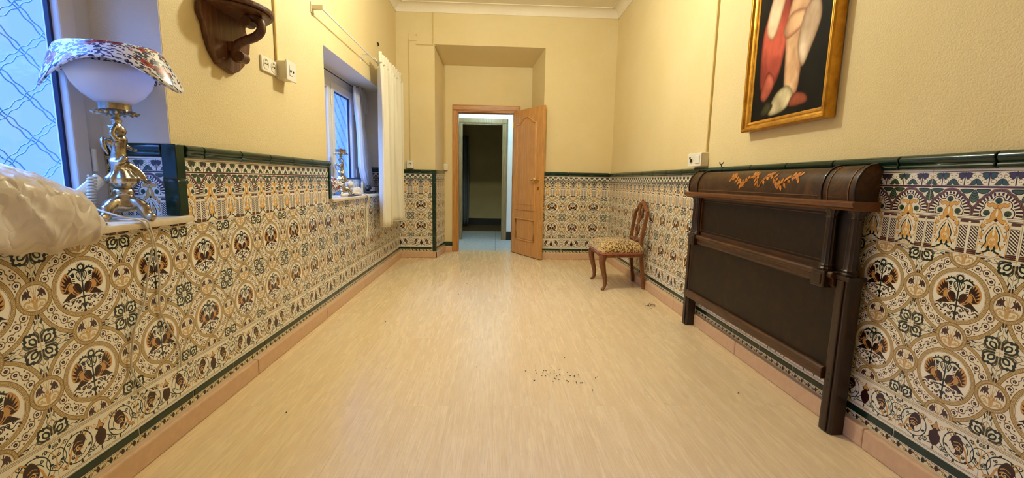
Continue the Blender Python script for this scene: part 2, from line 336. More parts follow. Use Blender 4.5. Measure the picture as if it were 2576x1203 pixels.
def main_tile():
    c=Canvas(1,1); m=.5
    c.ring(m,m,.405,.15,(240,234,216))
    for k in range(4):
        for j,da in enumerate((-21,-7,7,21)):
            a=math.radians(45+90*k+da); r=.405+(.012 if j%2 else -.012)
            x,y=m+r*math.cos(a),m+r*math.sin(a); deg=math.degrees(a)
            c.stroke(arc(x,y,.037,deg+(110 if j%2 else -70),deg+(110 if j%2 else -70)+285,22),.0085,MID)
            star(c,x,y,.019,DB)
            a2=a+math.radians(7); c.stroke([(m+.405*math.cos(a2-.03),m+.405*math.sin(a2-.03)),(m+.405*math.cos(a2+.03),m+.405*math.sin(a2+.03))],.009,MID)
            for rr,s in ((.452,1),(.358,-1)):
                a3=a+math.radians(6.5*s); c.disc(m+rr*math.cos(a3),m+rr*math.sin(a3),.009,(110,80,54))
    beads(c,m,m,.474,.512)
    for q in ((0,0),(1,0),(0,1),(1,1)):
        s=Canvas(1,1)
        flower(c,*q)
    for q in ((0,.5),(1,.5),(.5,0),(.5,1)): small_med(c,*q)
    beads(c,m,m,.292,.332); c.disc(m,m,.29,(243,238,222)); c.ring(m,m,.283,.004,(170,130,90))
    # tree of life
    c.stroke([(m,.235),(m,.56)],.017,GRN)
    for y in (.29,.37,.44): 
        for s in (1,-1): c.leaf(m,y,90-s*58,.045,.022,GRN)
    c.disc(m,.225,.017,DB); c.ring(m,.715,.032,.02,GRN); c.ring(m,.715,.05,.005,MID); c.disc(m,.715,.007,OCH)
    c.stroke([(m,.56),(m,.675)],.014,GRN); c.leaf(m,.66,90,.02,.03,GRN)
    for s in (1,-1):
        X=lambda x,y:(m+s*x,m+y)
        c.stroke(smooth([X(.0,.05),X(.035,.075),X(.055,.12),X(.035,.165)],6),.009,GRN)
        c.fill(smooth([X(.03,.165),X(.015,.12),X(.03,.085),X(.052,.11),X(.058,.15)],5,True),(236,228,206),GRN,.01)
        c.stroke([X(.036,.1),X(.038,.145)],.007,MID)
        c.stroke(smooth([X(.02,.165),X(.055,.195),X(.1,.2),X(.15,.165)],6),.018,GRN)
        for q in ((.07,.21),(.1,.215),(.13,.2),(.152,.17)): c.disc(*X(*q),.009,GRN)
        # bird : fanned wing
        base=np.array(X(.105,-.035))
        wing=smooth([X(.085,-.055),X(.1,.03),X(.135,.11),X(.165,.175),X(.205,.15),X(.238,.09),X(.245,.02),X(.225,-.035),X(.17,-.055),X(.12,-.075)],5,True)
        c.fill(wing,OCH)
        for qx,qy in ((.142,.15),(.172,.155),(.2,.135),(.22,.1),(.232,.055),(.232,.008),(.215,-.03)):
            tip=np.array(X(qx,qy)); st=base+(tip-base)*.40; L_=math.hypot(*(tip-st)); c.leaf(st[0],st[1],math.degrees(math.atan2(tip[1]-st[1],tip[0]-st[0])),L_*1.06,.026,DB)
        c.stroke(smooth([X(.105,.0),X(.135,.06),X(.17,.03),X(.2,-.02)],5),.01,OCH)
        # neck with collar of dashes, head, body, tail
        c.stroke(smooth([X(.085,.02),X(.092,.07),X(.098,.12)],5),.04,(240,232,212))
        for q in (.045,.068,.091,.112): c.stroke([X(.082,q),X(.104,q+.004)],.009,DB)
        c.disc(*X(.098,.135),.02,GRN); c.leaf(*X(.098,.14),90-s*70,.035,.016,DB)
        for a in (30,75,120,165,210): c.leaf(*X(.096,.14),90-s*(a-90),.034,.01,GRN)
        c.fill(smooth([X(.014,-.03),X(.03,.025),X(.07,.045),X(.105,.02),X(.11,-.03),X(.08,-.075),X(.045,-.085),X(.02,-.07)],5,True),DB)
        c.fill([X(.08,-.035),X(.15,-.05),X(.243,-.135),X(.16,-.115),X(.09,-.105),X(.06,-.085)],DB)
        c.stroke(smooth([X(.045,-.085),X(.085,-.055),X(.112,-.005),X(.122,.03)],5),.013,OCH)
        c.stroke(smooth([X(.062,-.093),X(.1,-.07),X(.135,-.03),X(.15,-.0)],5),.01,OCH)
        c.stroke(smooth([X(.03,-.08),X(.066,-.045),X(.088,.0),X(.09,.035)],5),.006,(120,70,50))
        # lower scrolls
        for (x,y,r,a) in ((.052,-.158,.033,90),(.122,-.15,.034,200),(.06,-.225,.026,20),(.185,-.125,.022,240)):
            c.stroke(spiral(m+s*x,m+y,r,a if s>0 else 180-a,.95,-s),.009,DB); star(c,m+s*x,m+y,.014,DB)
        c.stroke(smooth([X(.0,-.11),X(.04,-.118),X(.09,-.125),X(.15,-.185),X(.205,-.15),X(.225,-.17)],5),.009,DB)
        for q in ((.1,-.205),(.15,-.205),(.025,-.2),(.03,-.26),(.2,-.185),(.09,-.25)): c.leaf(*X(*q),90-s*120,.026,.018,DB)
        c.leaf(*X(.22,-.15),90-s*150,.045,.018,DB)
    c.leaf(m,.3,-90,.045,.05,GRN)
    return c

def arch_tile(h=.985):
    c=Canvas(1,h)
    # frieze of scrolls
    c.rect(0,h-.022,1,h,(244,240,226)); c.stroke([(0,h-.026),(1,h-.026)],.006,DB)
    for k in range(-1,5):
        x=k*.25+.125
        for s in (1,-1):
            X=lambda a,b:(x+s*a,.868+b)
            c.fill(smooth([X(.012,.07),X(.06,.07),X(.085,.055),X(.06,.02),X(.03,.0),X(.012,.02)],4,True),LEAF if k%2 else (70,56,66),GRN)
            c.fill(smooth([X(.115,-.06),X(.125,-.0),X(.095,-.01),X(.07,-.045),X(.06,-.065)],4,True),LEAF,GRN)
            c.stroke(smooth([X(.03,-.05),X(.05,-.045),X(.08,.01),X(.105,.045)],5),.02,(240,234,216))
            c.stroke(spiral(x+s*.04,.868-.028,.03,-90,1.1,s),.013,(240,234,216)); c.stroke(spiral(x+s*.04,.868-.028,.038,-90,1.2,s),.005,MID)
            c.stroke(spiral(x+s*.098,.868+.035,.027,90,1.1,s),.011,(240,234,216)); c.stroke(spiral(x+s*.098,.868+.035,.034,90,1.2,s),.005,MID)
        c.stroke([(x,.8),(x,.945)],.012,(66,42,56)); c.leaf(x,.9,90,.05,.034,(66,42,56))
    c.rect(0,.768,1,.792,PUR); c.stroke([(0,.78),(1,.78)],.004,DB); c.stroke([(0,.763),(1,.763)],.006,(236,226,200)); 
    # spandrel leaves, columns
    for cx in (0,.5,1):
        for s in (1,-1):
            c.fill(smooth([(cx+s*.02,.75),(cx+s*.15,.75),(cx+s*.11,.71),(cx+s*.06,.71)],4,True),LEAF,GRN,.008)
        c.fill(smooth([(cx,.745),(cx+.035,.69),(cx+.045,.65),(cx,.6),(cx-.045,.65),(cx-.035,.69)],5,True),(84,104,80),GRN,.007)
        for y in (.64,.67,.7): c.stroke([(cx-.03,y+.02),(cx,y),(cx+.03,y+.02)],.008,GRN)
    for cx in (-.25,.25,.75,1.25):
        out=[]
        for s in (-1,1):
            side=[(0,.748),(.06,.738),(.1,.7),(.135,.685),(.165,.645),(.195,.625),(.215,.57),(.243,.54),(.25,.46)]
            pts=[(cx+s*a,b) for a,b in side]; out.append(smooth(pts,6))
        # voussoirs
        oc=(cx,.5); n=19
        for i in range(n):
            a0=-14+208*i/n; a1=-14+208*(i+.52)/n
            ro=.232 if abs(a0-90)>50 else .222; ri=.12
            P=[(oc[0]+r*math.cos(math.radians(a)),oc[1]+r*math.sin(math.radians(a))*(1.0)) for r,a in ((ri,a0),(ro,a0),(ro,a1),(ri,a1))]
            c.fill(P,(54,28,36))
        for o in out:
            c.stroke(o,.034,PUR); c.stroke(o,.02,(128,96,90)); c.stroke(o,.005,DB)
        lobes=((0,.632,.05),(-.07,.58,.054),(.07,.58,.054),(-.1,.495,.056),(.1,.495,.056))
        for x,y,r in lobes: c.disc(cx+x,y,r+.016,CREAM); 
        for x,y,r in lobes: c.disc(cx+x,y,r+.009,DB)
        for x,y,r in lobes: c.disc(cx+x,y,r,CREAM)
        c.fill([(cx-.1,.42),(cx-.1,.58),(cx,.66),(cx+.1,.58),(cx+.1,.42)],CREAM)
    for cx in (0,.5,1):
        c.rect(cx-.15,.415,cx+.15,.452,CREAM); c.stroke([(cx-.15,.452),(cx+.15,.452)],.006,DB); c.stroke([(cx-.135,.414),(cx+.135,.414)],.007,DB)
        c.stroke([(cx-.14,.432),(cx+.14,.432)],.004,(150,120,100))
        c.rect(cx-.1,.368,cx+.1,.407,PUR)
        for s in (1,-1):
            c.rect(cx+s*.06-.045,.335,cx+s*.06+.045,.372,(238,230,208)); c.stroke([(cx+s*.02,.335),(cx+s*.1,.335)],.005,DB)
            x0,x1=sorted((cx+s*.018,cx+s*.098)); b=c._box(x0,.075,x1,.33)
            if b is not None:
                X,Y=b[4],b[5]; st=((Y*1.0-(X-cx)*.9)/.033)%1
                msk=np.clip(np.minimum(np.minimum(X-x0,x1-X),np.minimum(Y-.075,.33-Y))*c.ppu+.5,0,1)
                c._put(b,msk*np.clip((.25-abs(st-.5))*.033*c.ppu+.5,0,1),(58,34,38))
            c.stroke([(x0,.075),(x0,.33)],.004,DB); c.stroke([(x1,.075),(x1,.33)],.004,DB)
            c.rect(cx+s*.06-.05,.015,cx+s*.06+.05,.068,(70,40,40))
            for y in (.03,.052): c.stroke([(cx+s*.06-.048,y),(cx+s*.06+.048,y)],.006,(150,110,80))
        c.rect(cx-.012,.02,cx+.012,.39,(240,234,214))
    for cx in (.25,.75):
        for s in (1,-1):
            X=lambda a,b:(cx+s*a,b)
            c.fill(smooth([X(.0,.585),X(.03,.6),X(.06,.61),X(.085,.6),X(.1,.615),X(.105,.585),X(.08,.56),X(.05,.57),X(.03,.545),X(.0,.56)],4,True),YEL,MID,.004)
            c.fill(smooth([X(.0,.55),X(.03,.53),X(.055,.48),X(.06,.43),X(.1,.42),X(.135,.35),X(.12,.3),X(.13,.24),X(.105,.2),X(.12,.31),X(.085,.35),X(.1,.37),X(.06,.385),X(.03,.41),X(.0,.45)],4,True),YEL,MID,.004)
            c.fill(smooth([X(.0,.32),X(.03,.29),X(.052,.23),X(.05,.18),X(.07,.13),X(.045,.1),X(.02,.13),X(.0,.11)],4,True),YEL,None)
            c.stroke(smooth([X(.01,.35),X(.05,.28),X(.068,.22),X(.06,.17),X(.085,.12),X(.09,.1)],5),.012,GRN)
            c.stroke(smooth([X(.0,.39),X(.05,.34),X(.09,.26),X(.13,.2)],5),.01,OCH)
            c.stroke(spiral(cx+s*.098,.39,.024,100,1.,-s),.009,(240,230,204))
            c.stroke(spiral(cx+s*.1,.145,.022,0,1.,s),.012,YEL); c.stroke(spiral(cx+s*.115,.255,.016,0,1.,s),.009,YEL)
            c.stroke(smooth([X(.0,.075),X(.025,.09),X(.045,.07),X(.07,.06),X(.1,.035),X(.13,.03)],5),.02,GRN)
            c.leaf(cx+s*.03,.09,90,.05,.028,GRN); c.leaf(cx+s*.055,.03,90-s*60,.06,.02,OCH)
            c.stroke(smooth([X(.0,.23),X(.02,.21),X(.03,.17),X(.015,.15)],4),.007,CREAM)
            for q in ((.105,.3),(.12,.17),(.075,.38),(.13,.33)): c.disc(*X(*q),.006,DB)
            # green shells
            c.disc(cx+s*.1,.495,.034,LEAF)
            for a in (20,60,100,140): c.stroke([(cx+s*.1,.47),(cx+s*.1+.034*math.cos(math.radians(a)),.485+.034*math.sin(math.radians(a)))],.004,GRN)
            c.stroke([X(.138,.03),X(.138,.32),X(.152,.41)],.007,(214,180,120))
        c.disc(cx,.635,.035,LEAF)
        for a in (20,55,90,125,160): c.stroke([(cx,.605),(cx+.036*math.cos(math.radians(a)),.628+.036*math.sin(math.radians(a)))],.004,GRN)
        c.leaf(cx,.45,90,.1,.022,(244,236,212)); c.leaf(cx,.3,-90,.06,.024,(244,236,212)); c.leaf(cx,.29,90,.09,.026,(244,236,212))
        c.disc(cx,.418,.016,DB); c.leaf(cx,.03,90,.06,.034,(238,214,160)); c.disc(cx,.205,.014,(236,220,170))
    c.rect(0,0,1,.012,(236,228,204)); c.stroke([(0,.014),(1,.014)],.004,MID)
    return c

def border_tile(h=.51):
    c=Canvas(1,h)
    for y in (.03,.045,h-.03,h-.045): c.stroke([(0,y),(1,y)],.005,MID)
    c.stroke([(0,h-.018),(1,h-.018)],.006,(150,122,76)); c.rect(0,0,1,.016,(240,236,222))
    for s in (1,-1):
        X=lambda x,y:(.5+s*x,y)
        # vines
        c.stroke(arc(.5+s*.27,.25,.165,0,360,40),.011,GRN); c.stroke(arc(.5+s*.27,.24,.105,20,330,30),.008,GRN)
        c.stroke(smooth([X(.03,.12),X(.1,.1),X(.16,.12),X(.1,.16),X(.06,.2)],6),.009,GRN)
        c.stroke(smooth([X(.4,.08),X(.46,.14),X(.5,.25),X(.46,.36),X(.4,.42)],6),.012,OCH)
        c.stroke(smooth([X(.5,.14),X(.42,.2),X(.4,.28),X(.44,.36),X(.5,.38)],6),.008,GRN)
        for x,y,r,a in ((.1,.135,.028,0),(.16,.08,.02,90),(.42,.11,.026,180),(.47,.2,.022,200),(.15,.4,.03,0),(.07,.38,.03,30),(.4,.4,.026,180),(.47,.31,.02,0),(.2,.3,.022,60),(.33,.16,.024,120),(.36,.34,.02,0),(.48,.42,.02,90)):
            c.stroke(spiral(.5+s*x,y,r,a if s>0 else 180-a,1.2,-s),.009,GRN if x!=.07 else OCH)
        for x,y,a in ((.2,.37,40),(.34,.39,-30),(.42,.24,100),(.36,.1,20),(.12,.22,120),(.25,.09,200),(.45,.42,0)): c.leaf(.5+s*x,y,90-s*a,.055,.026,GRN)
        # griffin
        c.stroke(smooth([X(.17,.36),X(.22,.32),X(.3,.3),X(.35,.24),X(.38,.15),X(.45,.1)],6),.022,OCH)
        c.stroke(smooth([X(.11,.4),X(.17,.42),X(.22,.38),X(.24,.33)],6),.014,OCH)
        c.fill(smooth([X(.2,.36),X(.26,.39),X(.31,.33),X(.33,.25),X(.3,.17),X(.24,.15),X(.25,.2),X(.21,.24),X(.18,.3)],5,True),(52,30,30))
        for y in (.21,.25,.29): c.stroke(smooth([X(.22,y),X(.27,y+.02),X(.31,y-.005)],4),.009,(196,150,100))
        c.stroke(spiral(.5+s*.265,.235,.03,90,1.1,-s),.009,(226,196,140)); c.leaf(.5+s*.28,.17,-90+s*30,.09,.035,OCH)
    # shield
    c.fill(smooth([(.44,.34),(.47,.3),(.435,.25),(.44,.17),(.5,.1),(.56,.17),(.565,.25),(.53,.3),(.56,.34)],4,True),(50,16,24))
    c.fill(smooth([(.46,.35),(.475,.315),(.5,.33),(.525,.315),(.54,.35),(.52,.37),(.5,.42),(.48,.37)],4,True),OCH,DB,.004)
    c.leaf(.5,.1,-90,.06,.02,GRN)
    return c

def small_border(h=.105):
    c=Canvas(1,h,(226,214,180)); c.rect(0,h-.012,1,h,(240,234,218)); c.stroke([(0,h-.016),(1,h-.016)],.005,MID); c.stroke([(0,.012),(1,.012)],.006,(180,150,96))
    for k in range(6):
        x=(k+.5)/6
        c.stroke(smooth([(x-.083,.03),(x-.04,.075),(x,.05),(x+.04,.03),(x+.083,.03)],5),.009,(120,94,50))
        c.fill(smooth([(x,.09),(x+.025,.06),(x+.018,.03),(x,.018),(x-.018,.03),(x-.025,.06)],4,True),GRN if k%2 else (58,34,30))
        c.leaf(x+.04,.03,40,.045,.024,(84,80,48)); c.leaf(x-.045,.08,-50,.045,.022,(92,74,46)); c.disc(x+.083,.06,.012,(176,140,76))
    return c

def wainscot_column():
    """one tile-wide strip of the wainscot, from the skirting to the cap: (pixels, height)"""
    parts=[]; g=np.array((186,168,128),np.float32)/255
    for kind,h in (('s',.105),('g',.105),('b',.51),('m',1.0025),('m',1.0025),('a',.985)):
        if kind=='s': c=small_border()
        elif kind=='g': c=Canvas(1,.105,(226,218,196))
        elif kind=='b': c=border_tile()
        elif kind=='m': c=main_tile()
        else: c=arch_tile()
        n=max(1,int(.004*PPU))
        if kind in 'bma':
            c.a[:n]=g; c.a[-n:]=g
        c.a[:,:n]=g; c.a[:,-n:]=g
        parts.append(c.a)
    return np.concatenate(parts,0)
# ---------------------------------------------------------------- mesh helpers
C = sc.collection
ORG = {}
def meta(o, label=None, cat=None, group=None, kind=None):
    if label: o['label'] = label
    if cat: o['category'] = cat
    if group: o['group'] = group
    if kind: o['kind'] = kind
    return o
def thing(name, loc, label=None, cat=None, group=None, kind=None):
    o = bpy.data.objects.new(name, None); C.objects.link(o); o.location = [c*S for c in loc]
    o.empty_display_size = .05; ORG[o.name] = Vector(loc); return meta(o, label, cat, group, kind)
class MB:
    def __init__(self): self.v=[]; self.f=[]; self.uv=[]
    def add(self, vs, fs, uvs=None):
        n=len(self.v); self.v += [tuple(map(float,p)) for p in vs]
        for i,f in enumerate(fs):
            self.f.append([n+k for k in f]); self.uv.append(uvs[i] if uvs else [(0,0)]*len(f))
        return self
    def box(self,x0,x1,y0,y1,z0,z1):
        v=[(x,y,z) for x in (x0,x1) for y in (y0,y1) for z in (z0,z1)]
        return self.add(v,[(0,1,3,2),(4,6,7,5),(0,4,5,1),(2,3,7,6),(0,2,6,4),(1,5,7,3)])
    def prism(self, poly, axis, a0, a1):
        """outline in the two remaining axes (x,y order), pushed along axis"""
        def P(p,a): return {'X':(a,p[0],p[1]),'Y':(p[0],a,p[1]),'Z':(p[0],p[1],a)}[axis]
        n=len(poly); v=[P(p,a0) for p in poly]+[P(p,a1) for p in poly]
        return self.add(v,[tuple(range(n))[::-1],tuple(range(n,2*n))]+[(i,(i+1)%n,n+(i+1)%n,n+i) for i in range(n)])
    def tube(self, pts, r, n=8, sx=1.0, up=None, closed=False):
        P=[Vector(p) for p in pts]; k=len(P); R_=r if hasattr(r,'__len__') else [r]*k
        T=[]
        for i in range(k):
            a=P[(i-1)%k] if (closed or i>0) else P[i]; b=P[(i+1)%k] if (closed or i<k-1) else P[i]
            t=(b-a); T.append(t.normalized() if t.length>1e-9 else Vector((0,0,1)))
        u=Vector(up) if up else (Vector((0,0,1)) if abs(T[0].z)<.9 else Vector((1,0,0)))
        vs=[]
        for i in range(k):
            u=(u-T[i]*u.dot(T[i]));
            if u.length<1e-6: u=T[i].orthogonal()
            u.normalize(); w_=T[i].cross(u)
            if up: 
                uu=Vector(up); uu=uu-T[i]*uu.dot(T[i])
                if uu.length>1e-4: u=uu.normalized(); w_=T[i].cross(u)
            for j in range(n):
                a=2*math.pi*(j+.5)/n; q=P[i]+(u*math.sin(a)+w_*math.cos(a)*sx)*R_[i]; vs.append(q)
        fs=[]
        for i in range(k if closed else k-1):
            for j in range(n):
                i2=(i+1)%k; fs.append((i*n+j,i*n+(j+1)%n,i2*n+(j+1)%n,i2*n+j))
        if not closed: fs += [tuple(range(n))[::-1], tuple((k-1)*n+j for j in range(n))]
        return self.add(vs,fs)
    def lathe(self, prof, c=(0,0,0), n=24, flute=0, fn=0, axis='Z'):
        vs=[]; k=len(prof)
        for r,z in prof:
            for j in range(n):
                a=2*math.pi*j/n; q=r*(1+flute*math.cos(fn*a)) if fn else r
                p=(q*math.cos(a),q*math.sin(a),z)
                if axis=='X': p=(p[2],p[0],p[1])
                if axis=='Y': p=(p[0],p[2],p[1])
                vs.append((c[0]+p[0],c[1]+p[1],c[2]+p[2]))
        fs=[(i*n+j,i*n+(j+1)%n,(i+1)*n+(j+1)%n,(i+1)*n+j) for i in range(k-1) for j in range(n)]
        fs+=[tuple(range(n))[::-1],tuple((k-1)*n+j for j in range(n))]
        return self.add(vs,fs)
    def ball(self, c, r, n=12, sc_=(1,1,1)):
        vs=[];m_=n//2+1
        for i in range(1,m_):
            t=math.pi*i/m_
            for j in range(n):
                a=2*math.pi*j/n; vs.append((c[0]+r*sc_[0]*math.sin(t)*math.cos(a),c[1]+r*sc_[1]*math.sin(t)*math.sin(a),c[2]+r*sc_[2]*math.cos(t)))
        k=m_-1; fs=[(i*n+j,(i+1)*n+j,(i+1)*n+(j+1)%n,i*n+(j+1)%n) for i in range(k-1) for j in range(n)]
        fs+=[tuple(range(n)),tuple((k-1)*n+j for j in range(n))[::-1]]
        return self.add(vs,fs)
    def grid(self, fn, nu, nv, closed_u=False, uvs=None):
        """fn(s,t) -> point, s and t run 0..1"""
        vs=[]; mu=nu if closed_u else nu+1
        for j in range(nv+1):
            for i in range(mu): vs.append(fn(i/nu,j/nv))
        fs=[];uu=[]
        for j in range(nv):
            for i in range(nu):
                i2=(i+1)%mu if closed_u else i+1
                fs.append((j*mu+i,j*mu+i2,(j+1)*mu+i2,(j+1)*mu+i))
                uu.append([(i/nu,j/nv),((i+1)/nu,j/nv),((i+1)/nu,(j+1)/nv),(i/nu,(j+1)/nv)])
        return self.add(vs,fs,uu)
    def build(self, name, mat, parent=None, smooth=None, bevel=0, sub=0, solid=0, label=None, cat=None, group=None, kind=None, org=None, fix=True, remesh=0):
        o0=ORG[parent.name] if parent is not None else Vector(org or (0,0,0))
        me=bpy.data.meshes.new(name)
        me.from_pydata([((p[0]-o0.x)*S,(p[1]-o0.y)*S,(p[2]-o0.z)*S) for p in self.v],[],self.f)
        ul=me.uv_layers.new(name='UVMap'); k=0; flat=[]
        for f in self.uv: flat += [c for p in f for c in p]
        ul.data.foreach_set('uv', flat)
        if fix:
            bm=bmesh.new(); bm.from_mesh(me); bmesh.ops.recalc_face_normals(bm, faces=bm.faces); bm.to_mesh(me); bm.free()
        for m_ in (mat if isinstance(mat,(list,tuple)) else [mat]): me.materials.append(m_)
        if smooth is not None:
            me.polygons.foreach_set('use_smooth',[True]*len(me.polygons)); me.set_sharp_from_angle(angle=math.radians(smooth))
        o=bpy.data.objects.new(name, me); C.objects.link(o)
        if parent is not None: o.parent=parent
        else: o.location=o0*S
        ORG[o.name]=o0.copy()
        if solid:
            q=o.modifiers.new('thickness','SOLIDIFY'); q.thickness=solid*S; q.offset=0
        if remesh:
            q=o.modifiers.new('merge','REMESH'); q.mode='VOXEL'; q.voxel_size=remesh*S; q.use_smooth_shade=True
        if bevel:
            q=o.modifiers.new('bevel','BEVEL'); q.width=bevel*S; q.segments=2; q.limit_method='ANGLE'; q.angle_limit=math.radians(40)
        if sub:
            q=o.modifiers.new('subdivide','SUBSURF'); q.levels=sub; q.render_levels=sub
        return meta(o,label,cat,group,kind)
def sm(pts, n=6, closed=False):
    P=[Vector(p) for p in pts]; k=len(P); out=[]
    for i in range(k if closed else k-1):
        p0=P[(i-1)%k] if closed else P[max(i-1,0)]; p1=P[i]; p2=P[(i+1)%k]; p3=P[(i+2)%k] if closed else P[min(i+2,k-1)]
        for j in range(n):
            t=j/n; out.append(.5*((2*p1)+(-p0+p2)*t+(2*p0-5*p1+4*p2-p3)*t*t+(-p0+3*p1-3*p2+p3)*t**3))
    if not closed: out.append(P[-1])
    return out
A, B, D, HC = 4.578, 5.466, 20.425, 11.52            # left wall at x=-A, right wall at x=B, back wall at y=D, ceiling
PL = .04                                            # plaster lies this far behind the tile face

# ---------------------------------------------------------------- room shell
ST='structure'
WZ0, WZ1 = 3.18, 7.25                                # sill and soffit of both windows
W1, W2 = (0.0,6.34), (12.0,18.3)
xi, xo = -A-PL, -A-1.35
b_=MB()
for y0,y1 in ((-3.2,W1[0]),(W1[1],W2[0]),(W2[1],D+2.6)): b_.box(xo,xi,y0,y1,-.3,HC+.3)
for y0,y1 in (W1,W2): b_.box(xo,xi,y0,y1,-.3,WZ0-.1); b_.box(xo,xi,y0,y1,WZ1,HC+.3)
b_.build('wall_left', M['plaster'], kind=ST)
MB().box(B+PL,B+1.2,-3.2,D+2.6,-.3,HC+.3).build('wall_right', M['plaster'], kind=ST)
MB().box(xo,B+1.2,-4.2,-3.2,-.3,HC+.3).build('wall_front', M['plaster'], kind=ST)
yb=D+PL; YR=22.35
b_=MB()
b_.prism([(xo+.01,yb),(-2.88,yb),(-2.70,YR),(-2.70,YR+.5),(xo+.01,YR+.5)],'Z',-.3,HC+.2)
b_.prism([(2.19,yb),(B+1.1,yb),(B+1.1,YR+.5),(1.76,YR+.5),(1.76,YR)],'Z',-.3,HC+.2)
b_.prism([(yb,9.83),(yb,HC+.2),(YR+.5,HC+.2),(YR+.5,9.40),(YR,9.42)],'X',-2.88,2.19)
b_.build('wall_back', M['plaster'], kind=ST)
b_=MB(); b_.box(-2.70,-2.05,YR,YR+.5,-.3,9.415).box(.95,1.76,YR,YR+.5,-.3,9.415).box(-2.05,.95,YR,YR+.5,7.32,9.415)
b_.build('wall_recess', M['plaster'], kind=ST)
MB().box(xo,B+1.2,-4.2,YR+.3,-.25,0).build('floor', M['floor'], kind=ST)
MB().box(xo,B+1.2,-4.2,D+.1,HC,HC+.3).build('ceiling', M['ceiling'], kind=ST)
# plaster cove between walls and ceiling
def cove(z=HC, d=.34):
    pr=[(0,0)]+[(d*(1-math.cos(a)) ,-(d)*(1-math.sin(a))-.0) for a in np.linspace(math.pi/2,0,7)]+[(0,-d-.05)]
    return [(p[0],z+p[1]) for p in [(0,.01),(d+.05,.01),(d+.05,-.03)]+[(d-(d-.03)*math.sin(t), -.03-(d-.05)*(1-math.cos(t))) for t in np.linspace(0,math.pi/2,7)]+[(0.03,-d),(0,-d)]]
cp=cove()
MB().prism([(xi+a,z) for a,z in cp],'Y',-3.2,yb).build('trim_1', M['ceiling'], kind=ST, smooth=35)
MB().prism([(B+PL-a,z) for a,z in cp],'Y',-3.2,yb).build('trim_2', M['ceiling'], kind=ST, smooth=35)
MB().prism([(yb-a,z) for a,z in cp],'X',xi,B+PL).build('trim_3', M['ceiling'], kind=ST, smooth=35)

# corridor and the dark room beyond the door
Y2=27.0
MB().box(-5.9,8,YR+.3,31.5,-.25,-.002).build('floor_corridor', M['corridor_floor'], kind=ST)
MB().box(-5.9,8,31.5,37.2,-.25,-.002).build('floor_far', M['far_floor'], kind=ST)
b_=MB(); b_.box(-5.9,-2.22,Y2,Y2+.4,-.2,11).box(.5,8,Y2,Y2+.4,-.2,11).box(-2.22,.5,Y2,Y2+.4,7.3,11)
b_.build('wall_corridor', M['white_wall'], kind=ST)
MB().box(-5.9,8,YR+.3,37.2,10.2,10.5).build('ceiling_corridor', M['white_wall'], kind=ST)
MB().box(-6.1,-5.9,YR+.5,37.2,-.2,10.5).build('wall_corridor_left', M['white_wall'], kind=ST)
MB().box(8,8.3,YR+.5,37.2,-.2,10.5).build('wall_corridor_right', M['white_wall'], kind=ST)
MB().box(-5.9,8,36.1,36.5,-.2,10.5).build('wall_far', M['far_wall'], kind=ST)
MB().box(-3.3,-3.1,Y2+.4,36.1,-.2,10.5).build('wall_far_left', M['far_wall'], kind=ST)
MB().box(-5.9,8,36.0,36.1,0,.55).build('baseboard_far', M['dark_tile'], kind=ST)
MB().box(.68,8,Y2-.06,Y2,0,.52).build('baseboard_corridor', M['dark_tile'], kind=ST)
# ---------------------------------------------------------------- tiled wainscot
col=wainscot_column(); TH=col.shape[0]/PPU; Z0=.31
M['tiles']=imgmat('painted_wall_tiles', image('wall_tiles', col), .17, bs=.25)
def tilequad(mb, a, b, z0, z1, ua, ub):
    """a,b: plan points (x,y) of the tile face; ua,ub: tile count along it"""
    v0,v1=(z0-Z0)/TH,(z1-Z0)/TH
    mb.add([(*a,z0),(*b,z0),(*b,z1),(*a,z1)],[(0,1,2,3)],[[(ua,v0),(ub,v0),(ub,v1),(ua,v1)]])
ZT=4.02
PH=5.288
XL=-A
# left wall
t=MB()
def lw(y0,y1,z0=Z0,z1=ZT): tilequad(t,(XL,y0),(XL,y1),z0,z1,y0-PH,y1-PH)
lw(-3.2,W1[0]-.15); lw(W1[0]-.15,W1[1]+.15,Z0,WZ0-.1); lw(W1[1]+.15,W2[0]-.12); lw(W2[0]-.12,W2[1]+.12,Z0,WZ0-.1); lw(W2[1]+.12,D)
# window reveals
xf=-5.52
tilequad(t,(XL-.17,W1[1]-.005),(xf,W1[1]-.005),WZ0,ZT,.02,.83)
tilequad(t,(xf,W2[1]-.005),(XL-.17,W2[1]-.005),WZ0,ZT,.02,.83)
tilequad(t,(xf,W2[0]+.005),(XL-.17,W2[0]+.005),WZ0,ZT,.02,.83)
t.build('trim_4', M['tiles'], kind=ST, fix=False)
# right wall
t=MB(); tilequad(t,(B,-3.2),(B,D),Z0,ZT,-3.2-5.19,D-5.19); t.build('trim_5', M['tiles'], kind=ST, fix=False)
# back wall piers
t=MB(); tilequad(t,(XL,D),(-3.02,D),Z0,ZT,XL+4.06,-3.02+4.06); tilequad(t,(2.27,D),(B,D),Z0,ZT,2.27-3.21,B-3.21)
tilequad(t,(-2.85,D+.15),(-2.67,YR-.02),Z0,ZT,0.0,1.93)
t.build('trim_6', M['tiles'], kind=ST, fix=False)
# backing plates behind the tile faces, so the tiled dado has a thickness
bk=MB()
e=.008
bk.box(XL-.06,XL-e,-3.2,W1[0],0,ZT).box(XL-.06,XL-e,W1[0],W1[1],0,WZ0-.1).box(XL-.06,XL-e,W1[1],W2[0],0,ZT).box(XL-.06,XL-e,W2[0],W2[1],0,WZ0-.1).box(XL-.06,XL-e,W2[1],D,0,ZT)
bk.box(B+e,B+.06,-3.2,D,0,ZT).box(XL,-2.9,D+e,D+.06,0,ZT).box(2.2,B,D+e,D+.06,0,ZT)
bk.build('trim_7', M['grout'], kind=ST)
